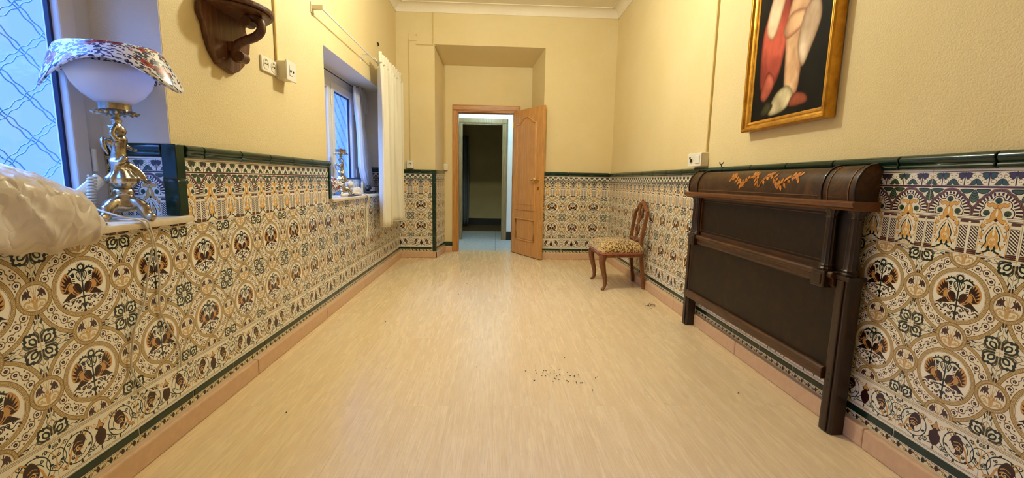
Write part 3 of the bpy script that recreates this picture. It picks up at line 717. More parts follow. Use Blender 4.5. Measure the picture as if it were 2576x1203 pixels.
# green glazed strip near the floor, one piece per tile
def seams(a0,a1,ph,step=1.0):
    k=math.ceil((a0-ph)/step); c=[a0]
    while ph+k*step<a1-1e-6:
        if ph+k*step>a0+1e-6: c.append(ph+k*step)
        k+=1
    return list(zip(c,c[1:]+[a1]))
G=.010
gs=MB(); z0,z1=.418,.517
for y0,y1 in seams(-3.2,D,PH): gs.box(XL-.02,XL+.012,y0+G,y1-G,z0,z1)
for y0,y1 in seams(-3.2,D,5.19): gs.box(B-.012,B+.02,y0+G,y1-G,z0,z1)
for x0,x1 in seams(XL,-3.02,-4.06): gs.box(x0+G,x1-G,D-.012,D+.02,z0,z1)
for x0,x1 in seams(2.27,B,3.21): gs.box(x0+G,x1-G,D-.012,D+.02,z0,z1)
for x0,x1 in ((-2.68,-2.27),(1.19,1.75)): gs.box(x0,x1,YR-.04,YR+.01,.3,.52)
gs.prism([(-2.86,D+.1),(-2.68,YR),(-2.66,YR),(-2.84,D+.1)],'Z',z0,z1)
gs.build('trim_8', M['green'], kind=ST, bevel=.008)
# green moulded cap
def capprof(d=1):   # (out, z)
    return [(-.05,4.02),(.02,4.02),(.05,4.03),(.062,4.05),(.05,4.075),(.035,4.085),(.05,4.095),(.066,4.12),(.07,4.15),(.055,4.18),(.02,4.205),(-.05,4.21)]
cm=MB(); cg=MB()
step=1.13
for y0,y1 in seams(-3.2,W1[0],.4,step)+seams(W1[1]+.16,W2[0]-.0,W1[1]+.55,.98)+seams(W2[1]+.0,D,19.2,step):
    cm.prism([(XL+a,z) for a,z in capprof()],'Y',y0+G,y1-G)
for y0,y1 in seams(-3.2,D,5.62,step): cm.prism([(B-a,z) for a,z in capprof()],'Y',y0+G,y1-G)
for x0,x1 in seams(XL+.05,-3.0,-3.53,step): cm.prism([(D-a,z) for a,z in capprof()],'X',x0+G,x1-G)
for x0,x1 in seams(2.19,B-.05,2.5,.95): cm.prism([(D-a,z) for a,z in capprof()],'X',x0+G,x1-G)
# caps inside the window reveals
for yy,s in ((W1[1],-1),(W2[1],-1),(W2[0],1)):
    cm.prism([(yy+s*a*.5,z) for a,z in capprof()],'X',xf,XL-.18)
# upright green edge tiles
def edge(x0,x1,y0,y1,zs):
    for a,b2 in zip(zs,zs[1:]): cm.box(x0,x1,y0,y1,a+G*.7,b2-G*.7)
zs=[3.18,3.70,4.21]
edge(XL-.17,XL+.035,W1[1]-.03,W1[1]+.145,zs)
edge(XL-.17,XL+.035,W2[0]-.09,W2[0]+.03,zs)
edge(XL-.17,XL+.035,W2[1]-.03,W2[1]+.12,zs)
zz=[.31,.62,1.03,1.7,2.36,3.03,3.62,4.02,4.21]
edge(-3.02,-2.845,D-.035,D+.14,zz)
edge(2.13,2.27,D-.03,D+.06,[.31,1.03,2.0,3.03,4.02,4.21])
cm.build('trim_9', M['green'], kind=ST, bevel=.02, smooth=45)
# faded olive cap piece on the recess side of the left pier
MB().prism([(-2.86,D+.14),(-2.69,YR-.05),(-2.64,YR-.05),(-2.81,D+.14)],'Z',4.02,4.20).build('trim_10', simple('olive_glaze',(104,96,44),.25), kind=ST, bevel=.02)

# skirting boards
def skirt(name, *boxes):
    b_=MB()
    for q in boxes: b_.box(*q)
    return b_.build(name, M['skirting'], kind=ST, bevel=.025)
SK=.31; st=.09
skirt('baseboard_left',*[(XL-.05,XL+st,y0+.003,y1-.003,0,SK) for y0,y1 in seams(-3.2,D,1.2,3.35)])
skirt('baseboard_right',*[(B-st,B+.05,y0+.003,y1-.003,0,SK) for y0,y1 in seams(-3.2,D,2.2,3.35)])
skirt('baseboard_back',(XL,-2.79,D-st,D+.1,0,SK),(2.19,B,D-st,D+.1,0,SK),(-2.70,-2.27,YR-.07,YR,0,SK-.01),(1.19,1.80,YR-.07,YR,0,SK-.01))
MB().prism([(-2.88,D-st),(-2.79,D-st),(-2.61,YR),(-2.75,YR)],'Z',0,SK).build('baseboard_recess', M['skirting'], kind=ST, bevel=.02)

# window sills (slightly proud of the tiles, rounded front)
def sill(name,y0,y1):
    MB().prism([(xo+.3,WZ0),(XL+.06,WZ0),(XL+.095,WZ0-.015),(XL+.105,WZ0-.05),(XL+.09,WZ0-.09),(XL+.05,WZ0-.1),(xo+.3,WZ0-.1)],'Y',y0,y1).build(name, M['sill'], kind=ST, smooth=50)
sill('trim_11',W1[0]-.1,W1[1]+.14); sill('trim_12',W2[0]-.04,W2[1]+.14)
# paler plaster inside the reveals
for nm,(y0,y1) in (('trim_13',W1),('trim_14',W2)):
    MB().box(xf-.2,xi-.004,y1-.012,y1,4.21,WZ1).box(xf-.2,xi-.004,y0,y0+.012,WZ0,WZ1).box(xf-.2,xi-.004,y0,y1,WZ1-.012,WZ1).build(nm, M['reveal'], kind=ST)

# ---------------------------------------------------------------- windows
def window(name, y0, y1, cuts, zt):
    """cuts: list of (glass y0, glass y1); frame fills the rest, sashes stepped forward"""
    wn=thing(name,(-5.6,(y0+y1)/2,WZ0),kind=ST)
    b_=MB(); x0,x1=-5.74,-5.54
    b_.box(x0,x1,y0,y1,WZ0,WZ0+.16).box(x0,x1,y0,y1,zt+.22,WZ1)
    last=y0
    for g0,g1 in cuts: b_.box(x0,x1,last,g0-.2,WZ0+.16,zt+.22); last=g1+.2
    b_.box(x0,x1,last,y1,WZ0+.16,zt+.22)
    b_.build('frame', M['pvc'], wn, bevel=.012)
    for g0,g1 in cuts:
        s=MB(); a0,a1,c0,c1=g0-.22,g1+.22,WZ0+.13,zt+.25; X0,X1=-5.70,-5.49
        s.box(X0,X1,a0,g0,c0,c1).box(X0,X1,g1,a1,c0,c1).box(X0,X1,g0,g1,c0,c0+.24).box(X0,X1,g0,g1,zt,c1)
        so=s.build('sash', M['pvc'], wn, bevel=.02)
        k=MB(); e=.032; zb=c0+.24
        k.box(-5.64,-5.585,g0,g0+e,zb+e,zt-e).box(-5.64,-5.585,g1-e,g1,zb+e,zt-e).box(-5.64,-5.585,g0,g1,zb,zb+e).box(-5.64,-5.585,g0,g1,zt-e,zt)
        k.build('seal', M['seal'], so)
        MB().box(-5.63,-5.61,g0+.01,g1-.01,zb+.01,zt-.01).build('pane', M['glass'], so)
        MB().tube([(-5.47,a1+.02,zb+.25),(-5.47,a1+.02,zb+.55)],.03,10).tube([(-5.47,a1+.02,zb+2.6),(-5.47,a1+.02,zb+2.9)],.03,10).build('hinge', M['white_plastic'], so, smooth=40)
    return wn
window('window_1',W1[0],W1[1],[(.55,2.95),(3.45,5.86)],6.68)
window('window_2',W2[0],W2[1],[(12.7,14.5),(15.08,16.78)],6.68)
# wavy wire security grilles outside, fixed to the outer wall face
def grille(name,y0,y1,label):
    g=MB(); gx=-6.02; hy,hz=.31,.275; P0=(5.89,4.75); zlo,zhi=WZ0-.1,WZ1+.1
    pair=.037
    for s in (1,-1):
        # families of lines  z = z0 + s*hz/hy*(y-P0y) + k*2*hz
        ks=range(-40,41)
        for k in ks:
            for off in (-pair,pair):
                pts=[]
                zc=P0[1]+k*2*hz+off
                L=[]
                y=y0
                while y<=y1+1e-6:
                    z=zc+s*hz/hy*(y-P0[0]); 
                    if zlo<=z<=zhi: L.append((y,z))
                    y+=.031
                if len(L)>3:
                    d=Vector((s*-hz,hy)).normalized()
                    pts=[(gx+.012*s,q[0]+d.x*.012*math.sin(j*1.26),q[1]+d.y*.012*math.sin(j*1.26)) for j,q in enumerate(L)]
                    g.tube(pts,.0075,4)
    o=thing(name,(gx,(y0+y1)/2,zlo),label,'window grille')
    g.build('wire_mesh', M['iron'], o)
    f=MB(); f.box(gx-.05,gx+.05,y0-.06,y0,zlo-.05,zhi+.05).box(gx-.05,gx+.05,y1,y1+.06,zlo-.05,zhi+.05).box(gx-.05,gx+.05,y0,y1,zhi,zhi+.06).box(gx-.05,gx+.05,y0,y1,zlo-.06,zlo)
    f.build('grille_frame', M['iron'], o)
grille('window_grille',W1[0]-.02,W1[1]+.3,'blue-grey wavy wire security grille outside the large near window, behind the lamp')
grille('window_grille',W2[0]-.02,W2[1]+.3,'blue-grey wavy wire grille outside the far window beside the white curtains')

# ---------------------------------------------------------------- doors
d1=thing('door_1',(-.6,YR,0),kind=ST)
f=MB(); 
def casing(f,x0,x1,y,z0,z1):   # upright
    f.box(x0,x1,y-.06,y,z0,z1); w_=x1-x0
    f.box(x0+.03,x1-.05,y-.09,y-.05,z0,z1)
casing(f,-2.26,-1.96,YR,0,7.22); casing(f,.88,1.18,YR,0,7.22)
f.box(-2.04,-1.96,YR-.02,YR+.55,0,7.16); f.box(.84,.92,YR-.02,YR+.55,0,7.16)
f.build('door_frame', M['oak'], d1, bevel=.02)
f=MB(); f.box(-2.26,1.18,YR-.06,YR,7.22,7.52).box(-2.23,1.15,YR-.09,YR-.05,7.27,7.49).box(-2.04,.92,YR-.02,YR+.55,7.16,7.24)
f.build('door_head', M['oak_h'], d1, bevel=.02)
MB().box(-2.06,-1.95,YR+.1,YR+.14,3.5,4.1).build('strike_plate', M['brass'], d1)
# the open leaf
hx,hy,fx,fy=.86,22.28,2.13,20.06
LL=math.hypot(fx-hx,fy-hy); du=Vector((fx-hx,fy-hy,0))/LL; dn=Vector((du.y,-du.x,0))   # dn faces the room centre (-x)
if dn.x>0: dn=-dn
H0=Vector((hx,hy,0))
def Lp(u,w_,z): q=H0+du*u+dn*w_; return (q.x,q.y,z)
def lbox(mb,u0,u1,w0,w1,z0,z1):
    v=[Lp(u,w_,z) for u in (u0,u1) for w_ in (w0,w1) for z in (z0,z1)]
    mb.add(v,[(0,1,3,2),(4,6,7,5),(0,4,5,1),(2,3,7,6),(0,2,6,4),(1,5,7,3)])
lf=MB(); lbox(lf,0,LL,-.15,0,.03,7.24); leaf=lf.build('door_leaf', M['oak_leaf'], d1, bevel=.012)
def mould(path,r=.045):
    mm=MB()
    for side,w_ in ((1,0.0),(-1,-.15)):
        mm.tube([Lp(u,w_,z) for u,z in path],r,8,closed=True)
        c=(sum(p[0] for p in path)/len(path),sum(p[1] for p in path)/len(path))
        mm.tube([Lp(c[0]+(u-c[0])*.90,w_,c[1]+(z-c[1])*(.93 if len(path)>10 else .87)) for u,z in path],r*.45,6,closed=True)
    return mm
up=[(.36,2.32),(2.02,2.32),(2.02,6.5)]
for t_ in np.linspace(0,1,15)[0:]:
    u=2.02-1.66*t_; up.append((u,6.5+.02+.34*(math.cos((t_-.5)*2*math.pi)*.5+.5)))
up.append((.36,6.5))
mould(up).build('upper_moulding', M['oak_leaf'], leaf, smooth=60)
mould([(.36,.8),(2.02,.8),(2.02,1.86),(.36,1.86)]).build('lower_moulding', M['oak_leaf'], leaf, smooth=60)
h=MB()
for w0,w_ in ((0,.16),(-.15,-.31)):
    h.tube([Lp(2.3,w0,3.82),Lp(2.3,(w0+w_)/2+(.02 if w0==0 else -.02)*0,3.82),Lp(2.3,w_,3.82)],[.09,.05,.05],12)
    h.tube(sm([Lp(2.3,w_,3.82),Lp(2.15,w_,3.84),Lp(1.98,w_,3.80),Lp(1.86,w_,3.83)],4),[.045]*5+[.036]*8,10)
    lb=(w0,w0+.02) if w0==0 else (w0-.02,w0)
    lbox(h,2.25,2.35,lb[0],lb[1],3.35,3.5)
h.build('door_handle', M['brass'], leaf, smooth=50, label='brass lever handle')
hg=MB()
for z in (.9,3.7,6.4): hg.tube([Lp(-.02,.0,z),Lp(-.02,.0,z+.32)],.04,8)
hg.build('door_hinge', M['brass'], leaf, smooth=50)
d2=thing('door_2',(-.87,Y2,0),kind=ST)
M['oak_pale']=wood('weathered_oak',(112,96,66),(138,118,80),(160,138,98),.4)
f=MB(); casing(f,-2.44,-2.1,Y2,0,7.2); casing(f,.35,.68,Y2,0,7.2); f.box(-2.24,-2.14,Y2-.02,Y2+.45,0,7.14).box(.39,.5,Y2-.02,Y2+.45,0,7.14)
f.box(-2.44,.68,Y2-.06,Y2,7.2,7.52).box(-2.41,.65,Y2-.09,Y2-.05,7.25,7.49).box(-2.24,.5,Y2-.02,Y2+.45,7.14,7.22)
f.build('door_frame', M['oak_pale'], d2, bevel=.02)
# ---------------------------------------------------------------- headboard leaning by the right wall
hb=thing('headboard',(5.25,8.5,0),'dark walnut double bed headboard with rolled top standing against the tiled right wall','headboard')
ya,yz=5.87,11.13
for y in (ya,yz-.26):
    p=MB(); p.prism([(5.16,y+.03),(5.19,y),(5.37,y),(5.40,y+.03),(5.40,y+.23),(5.37,y+.26),(5.19,y+.26),(5.16,y+.23)],'Z',0,2.44)
    p.box(5.135,5.17,y+.07,y+.19,.02,2.4)
    p.box(5.14,5.42,y-.02,y+.28,2.40,2.47)
    po=p.build('post', M['bed_post'], hb, bevel=.012)
    if y==ya:
        for zz_,rr_ in ((.72,.012),(.84,.016),(.93,.012)): MB().lathe([(rr_,0),(rr_,.02)],(5.13,y+.13,zz_),8,axis='X').build('bolt_hole', M['dark'], po)
def colprof(r,z0,z1):
    h=z1-z0
    return [(r*1.35,z0),(r*1.4,z0+.03),(r*1.15,z0+.05),(r*1.3,z0+.08),(r,z0+.11),(r*1.0,z0+.4*h),(r*.86,z1-.16),(r*1.1,z1-.14),(r*.95,z1-.11),(r*1.05,z1-.07),(r*1.35,z1-.04),(r*1.35,z1)]
for y in (ya+.13,yz-.13): MB().lathe(colprof(.085,2.47,3.46),(5.27,y,0),24,.05,12).build('column', M['bed_post'], hb, smooth=40)
for y in (ya+.46,yz-.46): MB().lathe(colprof(.078,2.50,3.46),(5.17,y,0),24,.05,12).build('half_column', M['bed_post'], hb, smooth=40)
u=MB(); u.box(5.22,5.34,ya+.12,yz-.12,2.4,3.5).build('upper_panel', M['burl'], hb)
def strips(mb,x,y0,y1,z0,z1,w_=.012,t_=.006):
    mb.box(x-t_,x+t_,y0,y1,z0,z0+w_).box(x-t_,x+t_,y0,y1,z1-w_,z1).box(x-t_,x+t_,y0,y0+w_,z0+w_,z1-w_).box(x-t_,x+t_,y1-w_,y1,z0+w_,z1-w_)
s=MB(); strips(s,5.216,ya+.62,yz-.62,2.62,3.36)
s.box(5.20,5.22,ya+.55,yz-.55,3.39,3.47).box(5.20,5.22,ya+.55,yz-.55,2.5,2.58).box(5.20,5.22,ya+.53,ya+.6,2.5,3.47).box(5.20,5.22,yz-.6,yz-.53,2.5,3.47)
s.build('panel_border', M['bed_wood'], hb)
MB().box(5.18,5.36,ya+.2,yz-.2,.80,2.4).build('lower_panel', M['burl'], hb)
r_=MB(); r_.prism([(5.36,.80),(5.12,.80),(5.10,.83),(5.10,.97),(5.13,1.0),(5.36,1.0)],'Y',ya+.24,yz-.24); r_.build('lower_rail', M['bed_wood'], hb, bevel=.012)
r_=MB(); r_.prism([(5.36,2.26),(5.16,2.26),(5.12,2.30),(5.12,2.38),(5.07,2.42),(5.07,2.47),(5.10,2.50),(5.36,2.50)],'Y',ya+.24,yz-.24)
r_.build('middle_rail', M['bed_wood'], hb, bevel=.01)
for y in (ya+.46,yz-.46): 
    MB().box(5.03,5.30,y-.14,y+.14,2.24,2.50).box(5.015,5.05,y-.09,y+.09,2.28,2.46).build('rail_block', M['bed_post'], hb, bevel=.015)
l_=MB(); l_.prism([(5.42,3.44),(5.09,3.44),(5.06,3.47),(5.02,3.49),(5.0,3.52),(5.0,3.56),(5.04,3.58),(5.42,3.58)],'Y',ya-.07,yz+.07); l_.build('ledge', M['bed_edge'], hb, bevel=.006)
def rollprof(d=0):
    pts=[(5.10,3.58),(5.085,3.68),(5.09,3.80),(5.125,3.92),(5.19,4.02),(5.28,4.085),(5.37,4.10),(5.43,4.07),(5.448,4.0),(5.43,3.93)]
    c=(5.32,3.78); return [(c[0]+(x-c[0])*(1+d),c[1]+(z-c[1])*(1+d)) if z>3.6 and x<5.42 else (x,z) for x,z in pts]+[(5.43,3.58)]
rp=rollprof(-.05)
MB().prism(rp,'Y',ya+.66,yz-.5).build('rolled_top', M['burl_light'], hb, smooth=35)
for y0,y1 in ((ya+.0,ya+.66),(yz-.5,yz)):
    e_=MB().prism(rollprof(0),'Y',y0,y1).build('roll_end', M['burl_light'], hb, smooth=35)
    for yy in (y0+.02,y1-.02): MB().tube([(x-.004,yy,z+.004) for x,z in rollprof(.012)[:-1]],.018,6).build('roll_band', M['bed_post'], e_, smooth=60)
s=MB(); 
for yy in (ya+.13,ya+.52): s.tube([(x,yy,z) for x,z in rollprof(.006)[:6]],.01,4)
s.tube([(rollprof(.004)[0][0],ya+.13,3.63),(rollprof(.004)[0][0]-.003,ya+.52,3.63)],.008,4)
s.tube([(rp[0][0]-.003,ya+.72,3.64),(rp[0][0]-.003,yz-.55,3.64)],.01,4)
s.build('stringing', simple('pale_stringing',(120,78,38),.35), hb)
# marquetry spray of leaves on the rolled top
seg=[Vector((0,x,z)) for x,z in rp[:6]]
def onroll(y,s_):
    """s_: height along the curve 0..1"""
    L=[0]
    for a_,b2 in zip(seg,seg[1:]): L.append(L[-1]+(b2-a_).length)
    t_=s_*L[-1]
    for i in range(len(seg)-1):
        if t_<=L[i+1] or i==len(seg)-2:
            k=(t_-L[i])/(L[i+1]-L[i]); q=seg[i].lerp(seg[i+1],k); d_=(seg[i+1]-seg[i]).normalized(); n_=Vector((0,-d_.z,d_.y))
            q=q+n_*.008; return (q.y,y,q.z)
mq=MB()
def mleaf(y,s_,ang,L,w_):
    a=math.radians(ang); P=[]
    for t_ in np.linspace(0,1,6): P.append((t_*L, math.sin(math.pi*t_)*w_/2))
    P=P+[(p,-q) for p,q in P[-2:0:-1]]
    vs=[onroll(y-(p*math.cos(a)-q*math.sin(a)), s_+(p*math.sin(a)+q*math.cos(a))/.62) for p,q in P]
    vs+= [(x+.012,yy,z-.004) for x,yy,z in vs]
    n_=len(P); mq.add(vs,[tuple(range(n_)),tuple(range(n_,2*n_))[::-1]]+[(i,(i+1)%n_,n_+(i+1)%n_,n_+i) for i in range(n_)])
rs=random.Random(3)
ym=8.15
for s in (1,-1):
    pth=[(.02,.30),(.10,.62),(.22,.74),(.38,.55),(.52,.40),(.66,.52),(.82,.70),(.93,.62)]
    P=sm([(0,ym-s*a*1.12,c_) for a,c_ in pth],4)
    mq.tube([onroll(q.y,q.z) for q in P],.009,4)
    for i,q in enumerate(P[3::2]):
        for k in (1,-1): mleaf(q.y,q.z,(0 if s>0 else 180)+s*0+k*rs.uniform(35,80)+(0),rs.uniform(.09,.15),.055)
    for a,c_ in ((.22,.74),(.5,.4),(.86,.68)):
        for k in range(5): mleaf(ym-s*a*1.12,c_,k*72+20,.085,.05)
mq.build('marquetry', M['inlay'], hb, label='orange inlaid spray of leaves')

# ---------------------------------------------------------------- chair
ch=thing('dining_chair',(4.55,15.3,0),'carved brown wooden chair with leopard print seat standing by the tiled right wall','chair')
# seat
corners=[(3.70,14.42),(3.66,15.3),(3.70,16.22),(4.4,16.16),(5.20,15.95),(5.24,15.3),(5.20,14.62),(4.4,14.46)]
out=sm([(x,y,0) for x,y in corners],6,True); cx0,cy0=4.45,15.3
def seatpt(k,t_,z): 
    q=out[k%len(out)]; return (cx0+(q.x-cx0)*t_,cy0+(q.y-cy0)*t_,z)
n=len(out)
def seatfn(s_,t_):
    k=int(round(s_*n)); prof=[(0,1.30),(.96,1.30),(1.0,1.34),(1.015,1.42),(1.0,1.52),(.95,1.59),(.85,1.65),(.6,1.72),(.3,1.76),(0.02,1.77)]
    i=min(int(t_*(len(prof)-1)+1e-6),len(prof)-1); r,z=prof[i]; return seatpt(k,r,z)
mb=MB(); mb.grid(seatfn,n,9,closed_u=True); mb.build('seat', M['leopard'], ch, smooth=60)
mb=MB(); mb.tube([seatpt(k,1.012,1.31) for k in range(n)],.022,6,closed=True); mb.build('piping', M['piping'], ch, smooth=60)
mb=MB(); mb.prism([(seatpt(k,.97,0)[0],seatpt(k,.97,0)[1]) for k in range(n)],'Z',1.19,1.30); mb.build('seat_rail', M['chair_wood'], ch, smooth=40)
mb=MB(); mb.prism([(seatpt(k,.8,0)[0],seatpt(k,.8,0)[1]) for k in range(n)],'Z',1.15,1.19); mb.build('webbing', M['webbing'], ch)
for s,y in ((-1,14.52),(1,16.14)):
    P=sm([(3.84,y,1.33),(3.76,y+s*.03,1.18),(3.74,y+s*.05,1.0),(3.80,y+s*.03,.7),(3.87,y+s*.0,.38),(3.87,y+s*.01,.14),(3.79,y+s*.04,.04),(3.76,y+s*.05,0.03)],6)
    R_=np.interp(np.linspace(0,1,len(P)),[0,.15,.3,.5,.7,.85,.95,1],[.13,.135,.115,.085,.062,.05,.06,.03])
    mb=MB(); mb.tube(P,list(R_),10,up=(1,0,0)); mb.ball((3.80,y+s*.04,.045),.045,8,(1.5,1,1)); mb.ball((3.70,y+s*.05,1.17),.06,8,(.6,1,1.3)); mb.build('front_leg', M['chair_wood'], ch, smooth=50)
for s,y in ((-1,14.70),(1,15.90)):
    P=sm([(5.33,y,0.02),(5.27,y+s*.0,.5),(5.17,y-s*.03,1.25),(5.16,y-s*.02,1.7),(5.22,y,2.2),(5.31,y+s*.03,2.74)],6)
    mb=MB(); mb.tube(P,[.085]*8+[.095]*10+[.082]*(len(P)-18),4,up=(1,0,0)); mb.build('back_leg', M['chair_wood'], ch, bevel=.015)
mb=MB(); P=sm([(5.31,14.67,2.72),(5.33,14.85,2.82),(5.34,15.05,2.98),(5.345,15.22,3.06),(5.345,15.3,3.02),(5.345,15.38,3.06),(5.34,15.55,2.98),(5.33,15.75,2.82),(5.31,15.93,2.72)],6)
mb.tube(P,[.06+.02*math.sin(math.pi*i/(len(P)-1)) for i in range(len(P))],8,up=(1,0,0))
for dy in (-.13,-.06,0,.06,.13): mb.ball((5.335,15.3+dy,3.10-abs(dy)*.5),.055,8,(.7,1,1.1))
mb.ball((5.33,15.3,3.15),.045,8)
for s in (-1,1): mb.ball((5.32,15.3+s*.6,2.77),.06,8)
mb.build('crest_rail', M['chair_wood'], ch, smooth=60)
mb=MB(); P=sm([(5.17,14.72,1.70),(5.16,14.95,1.74),(5.155,15.15,1.70),(5.155,15.3,1.68),(5.155,15.45,1.70),(5.16,15.65,1.74),(5.17,15.88,1.70)],5); mb.tube(P,.062,8,up=(1,0,0))
for s in (-1,1): mb.ball((5.155,15.3+s*.5,1.74),.07,8,(.8,1.2,1))
mb.build('cross_rail', M['chair_wood'], ch, smooth=60)
mb=MB()
for s in (-1,1):
    P=sm([(5.34,15.3+s*.16,3.0),(5.29,15.3+s*.17,2.72),(5.25,15.3+s*.06,2.46),(5.22,15.3-s*.0,2.3),(5.20,15.3+s*.13,2.14),(5.18,15.3+s*.10,1.98),(5.165,15.3+s*.03,1.86),(5.16,15.3+s*.08,1.72)],6)
    mb.tube(P,.042,8,up=(1,0,0))
for z,x in ((2.42,5.24),(1.92,5.17)):
    for dy,dz,r in ((0,0,.08),(.05,.07,.05),(-.05,.07,.05),(.05,-.07,.045),(-.05,-.07,.045),(0,-.13,.04)): mb.ball((x-.01,15.3+dy,z+dz),r,8,(.6,1,1))
mb.build('splat', M['chair_wood'], ch, smooth=60)

# ---------------------------------------------------------------- framed picture (plain stand-in canvas)
def canvas_art():
    H_,W_=520,330; Y,X=np.mgrid[0:H_,0:W_]; x=X/W_; y=Y/H_
    rn=np.random.RandomState(5)
    def nz(s_):
        g=rn.rand(s_+2,s_+2); yi=y*s_; xi_=x*s_; a=yi.astype(int); b2=xi_.astype(int); fy_=yi-a; fx_=xi_-b2
        fy_=fy_*fy_*(3-2*fy_); fx_=fx_*fx_*(3-2*fx_)
        return (g[a,b2]*(1-fx_)+g[a,b2+1]*fx_)*(1-fy_)+(g[a+1,b2]*(1-fx_)+g[a+1,b2+1]*fx_)*fy_
    n1,n2,n3=nz(5),nz(14),nz(40); base=np.zeros((H_,W_,3)); base[:]=np.array((22,19,12))/255
    base+=((n1-.5)*.05+(n2-.5)*.03)[...,None]*np.array((1,.95,.6))
    def blob(poly,c0,c1,ang,soft=.012,fold=7):
        nonlocal base
        cv=Canvas(W_/100,H_/100,(0,0,0),100)
        P=smooth([(p[0]*W_/100,p[1]*H_/100) for p in poly],8,True); cv.fill(P,(255,255,255))
        m_=cv.a[...,0]; a=math.radians(ang)
        def bl(q,r):
            for ax in (0,1):
                for _ in range(2):
                    k=np.cumsum(np.pad(q,[(r+1,r) if i==ax else (0,0) for i in (0,1)],mode='edge'),axis=ax)
                    q=(np.take(k,range(2*r+1,k.shape[ax]),axis=ax)-np.take(k,range(0,k.shape[ax]-2*r-1),axis=ax))/(2*r+1)
            return q
        inner=np.clip(bl(m_,9)*1.9-.9,0,1); m_=bl(m_,2); t_=np.sin((x*math.cos(a)+y*1.5*math.sin(a)+(n1-.5)*.25)*fold*2+n2*1.5)*.5+.5
        t_=np.clip((t_*.55+.45)*inner+(n3-.5)*.12,0,1)[...,None]
        colr=np.array(c0)*.72/255*(1-t_)+np.array(c1)/255*t_; base=base*(1-m_[...,None])+colr*m_[...,None]
    # red and rose drapery, a tall peach-coloured jug and a cream cloth against a dark ground
    blob([(.10,.60),(.26,.74),(.42,.78),(.50,.62),(.46,.42),(.36,.22),(.14,.18),(.08,.36)],(112,40,30),(206,96,74),60,fold=5)
    blob([(.16,.70),(.30,.88),(.42,.84),(.36,.64),(.26,.50),(.14,.56)],(214,160,120),(248,216,180),70,fold=4)
    blob([(.13,.16),(.22,.30),(.34,.22),(.22,.12)],(150,60,44),(236,130,104),30)
    blob([(.50,.14),(.46,.34),(.44,.56),(.50,.72),(.52,.86),(.50,.97),(.66,.98),(.66,.86),(.72,.72),(.76,.54),(.70,.34),(.66,.12)],(206,140,100),(246,206,160),8,fold=2.2)
    blob([(.40,.52),(.50,.60),(.70,.58),(.74,.52),(.60,.48),(.46,.46)],(196,126,92),(240,196,150),20,fold=4)
    blob([(.62,.40),(.68,.58),(.82,.62),(.88,.50),(.80,.36),(.70,.26)],(196,150,112),(250,230,200),50,fold=5)
    blob([(.28,.03),(.36,.14),(.52,.18),(.62,.12),(.56,.05),(.42,.02)],(170,150,104),(246,232,190),35,fold=6)
    blob([(.58,.05),(.64,.12),(.78,.10),(.80,.05)],(150,70,50),(214,120,84),0)
    blob([(.16,.04),(.24,.11),(.34,.08),(.26,.03)],(60,56,34),(104,98,62),40)
    return np.clip(base,0,1)
px_=B+PL-.02
pic=thing('framed_picture',(px_,8.2,4.85),'tall picture in a gilt wooden frame hanging high on the right wall','picture')
y0,y1,z0,z1=6.93,9.32,4.90,8.35; fw=.20; x_in=px_-.10; 
def fprof(y,z,iy,iz):  # frame bar as a swept section between outer rectangle and inner opening
    pass
secs=[(0.0,0.0),(0.0,.16),(.02,.19),(.06,.185),(.085,.14),(.12,.125),(.15,.13),(.17,.11),(.20,.09),(.20,.0)]   # (inset, rise from wall)
mb=MB(); vs=[]
for ins,ri in secs:
    vs+=[(px_-ri,y0+ins,z0+ins),(px_-ri,y1-ins,z0+ins),(px_-ri,y1-ins,z1-ins),(px_-ri,y0+ins,z1-ins)]
fs=[]
for i in range(len(secs)-1):
    for j in range(4): fs.append((i*4+j,i*4+(j+1)%4,(i+1)*4+(j+1)%4,(i+1)*4+j))
mb.add(vs,fs).build('frame', M['gold'], pic, bevel=.006)
mb=MB(); mb.add([(px_-.085,y1-.19,z0+.19),(px_-.085,y0+.19,z0+.19),(px_-.085,y0+.19,z1-.19),(px_-.085,y1-.19,z1-.19)],[(0,1,2,3)],[[(0,0),(1,0),(1,1),(0,1)]])
mb.box(px_-.083,px_-.02,y0+.19,y1-.19,z0+.19,z1-.19)
oc_=imgmat('oil_canvas', image('picture_canvas', canvas_art()), .6, bs=.1); oc_.node_tree.nodes['Principled BSDF'].inputs['Specular IOR Level'].default_value=.1
mb.build('canvas', oc_, pic, fix=False)

# ---------------------------------------------------------------- wall shelf bracket
sh=thing('wall_shelf',(xi,7.75,5.6),'dark carved wooden bracket shelf with scrolled arm, high on left wall','wall shelf')
xw=xi
o_=[(7.20,6.48),(7.06,6.40),(7.04,6.25),(7.14,6.10),(7.17,5.95),(7.25,5.75),(7.42,5.57),(7.80,5.50),(7.98,5.58),(8.16,5.72),(8.20,5.84),(8.34,5.98),(8.38,6.16),(8.26,6.36),(8.28,6.48)]
mb=MB(); mb.prism([(y,z) for y,z in o_],'X',xw,xw+.09)
mb.build('back_plate', M['shelf_wood'], sh, bevel=.022)
so_=[]
for t_ in np.linspace(0,1,19):
    a=math.pi*t_; so_.append((xw+.78*math.sin(a)**.8 if 0<t_<1 else xw, 7.74-.66*math.cos(a)))
mb=MB(); mb.prism(so_,'Z',6.48,6.56); mb.prism([(xw+(x-xw)*.93,7.74+(y-7.74)*.93) for x,y in so_],'Z',6.43,6.48); mb.build('shelf_board', M['shelf_wood'], sh, bevel=.018)
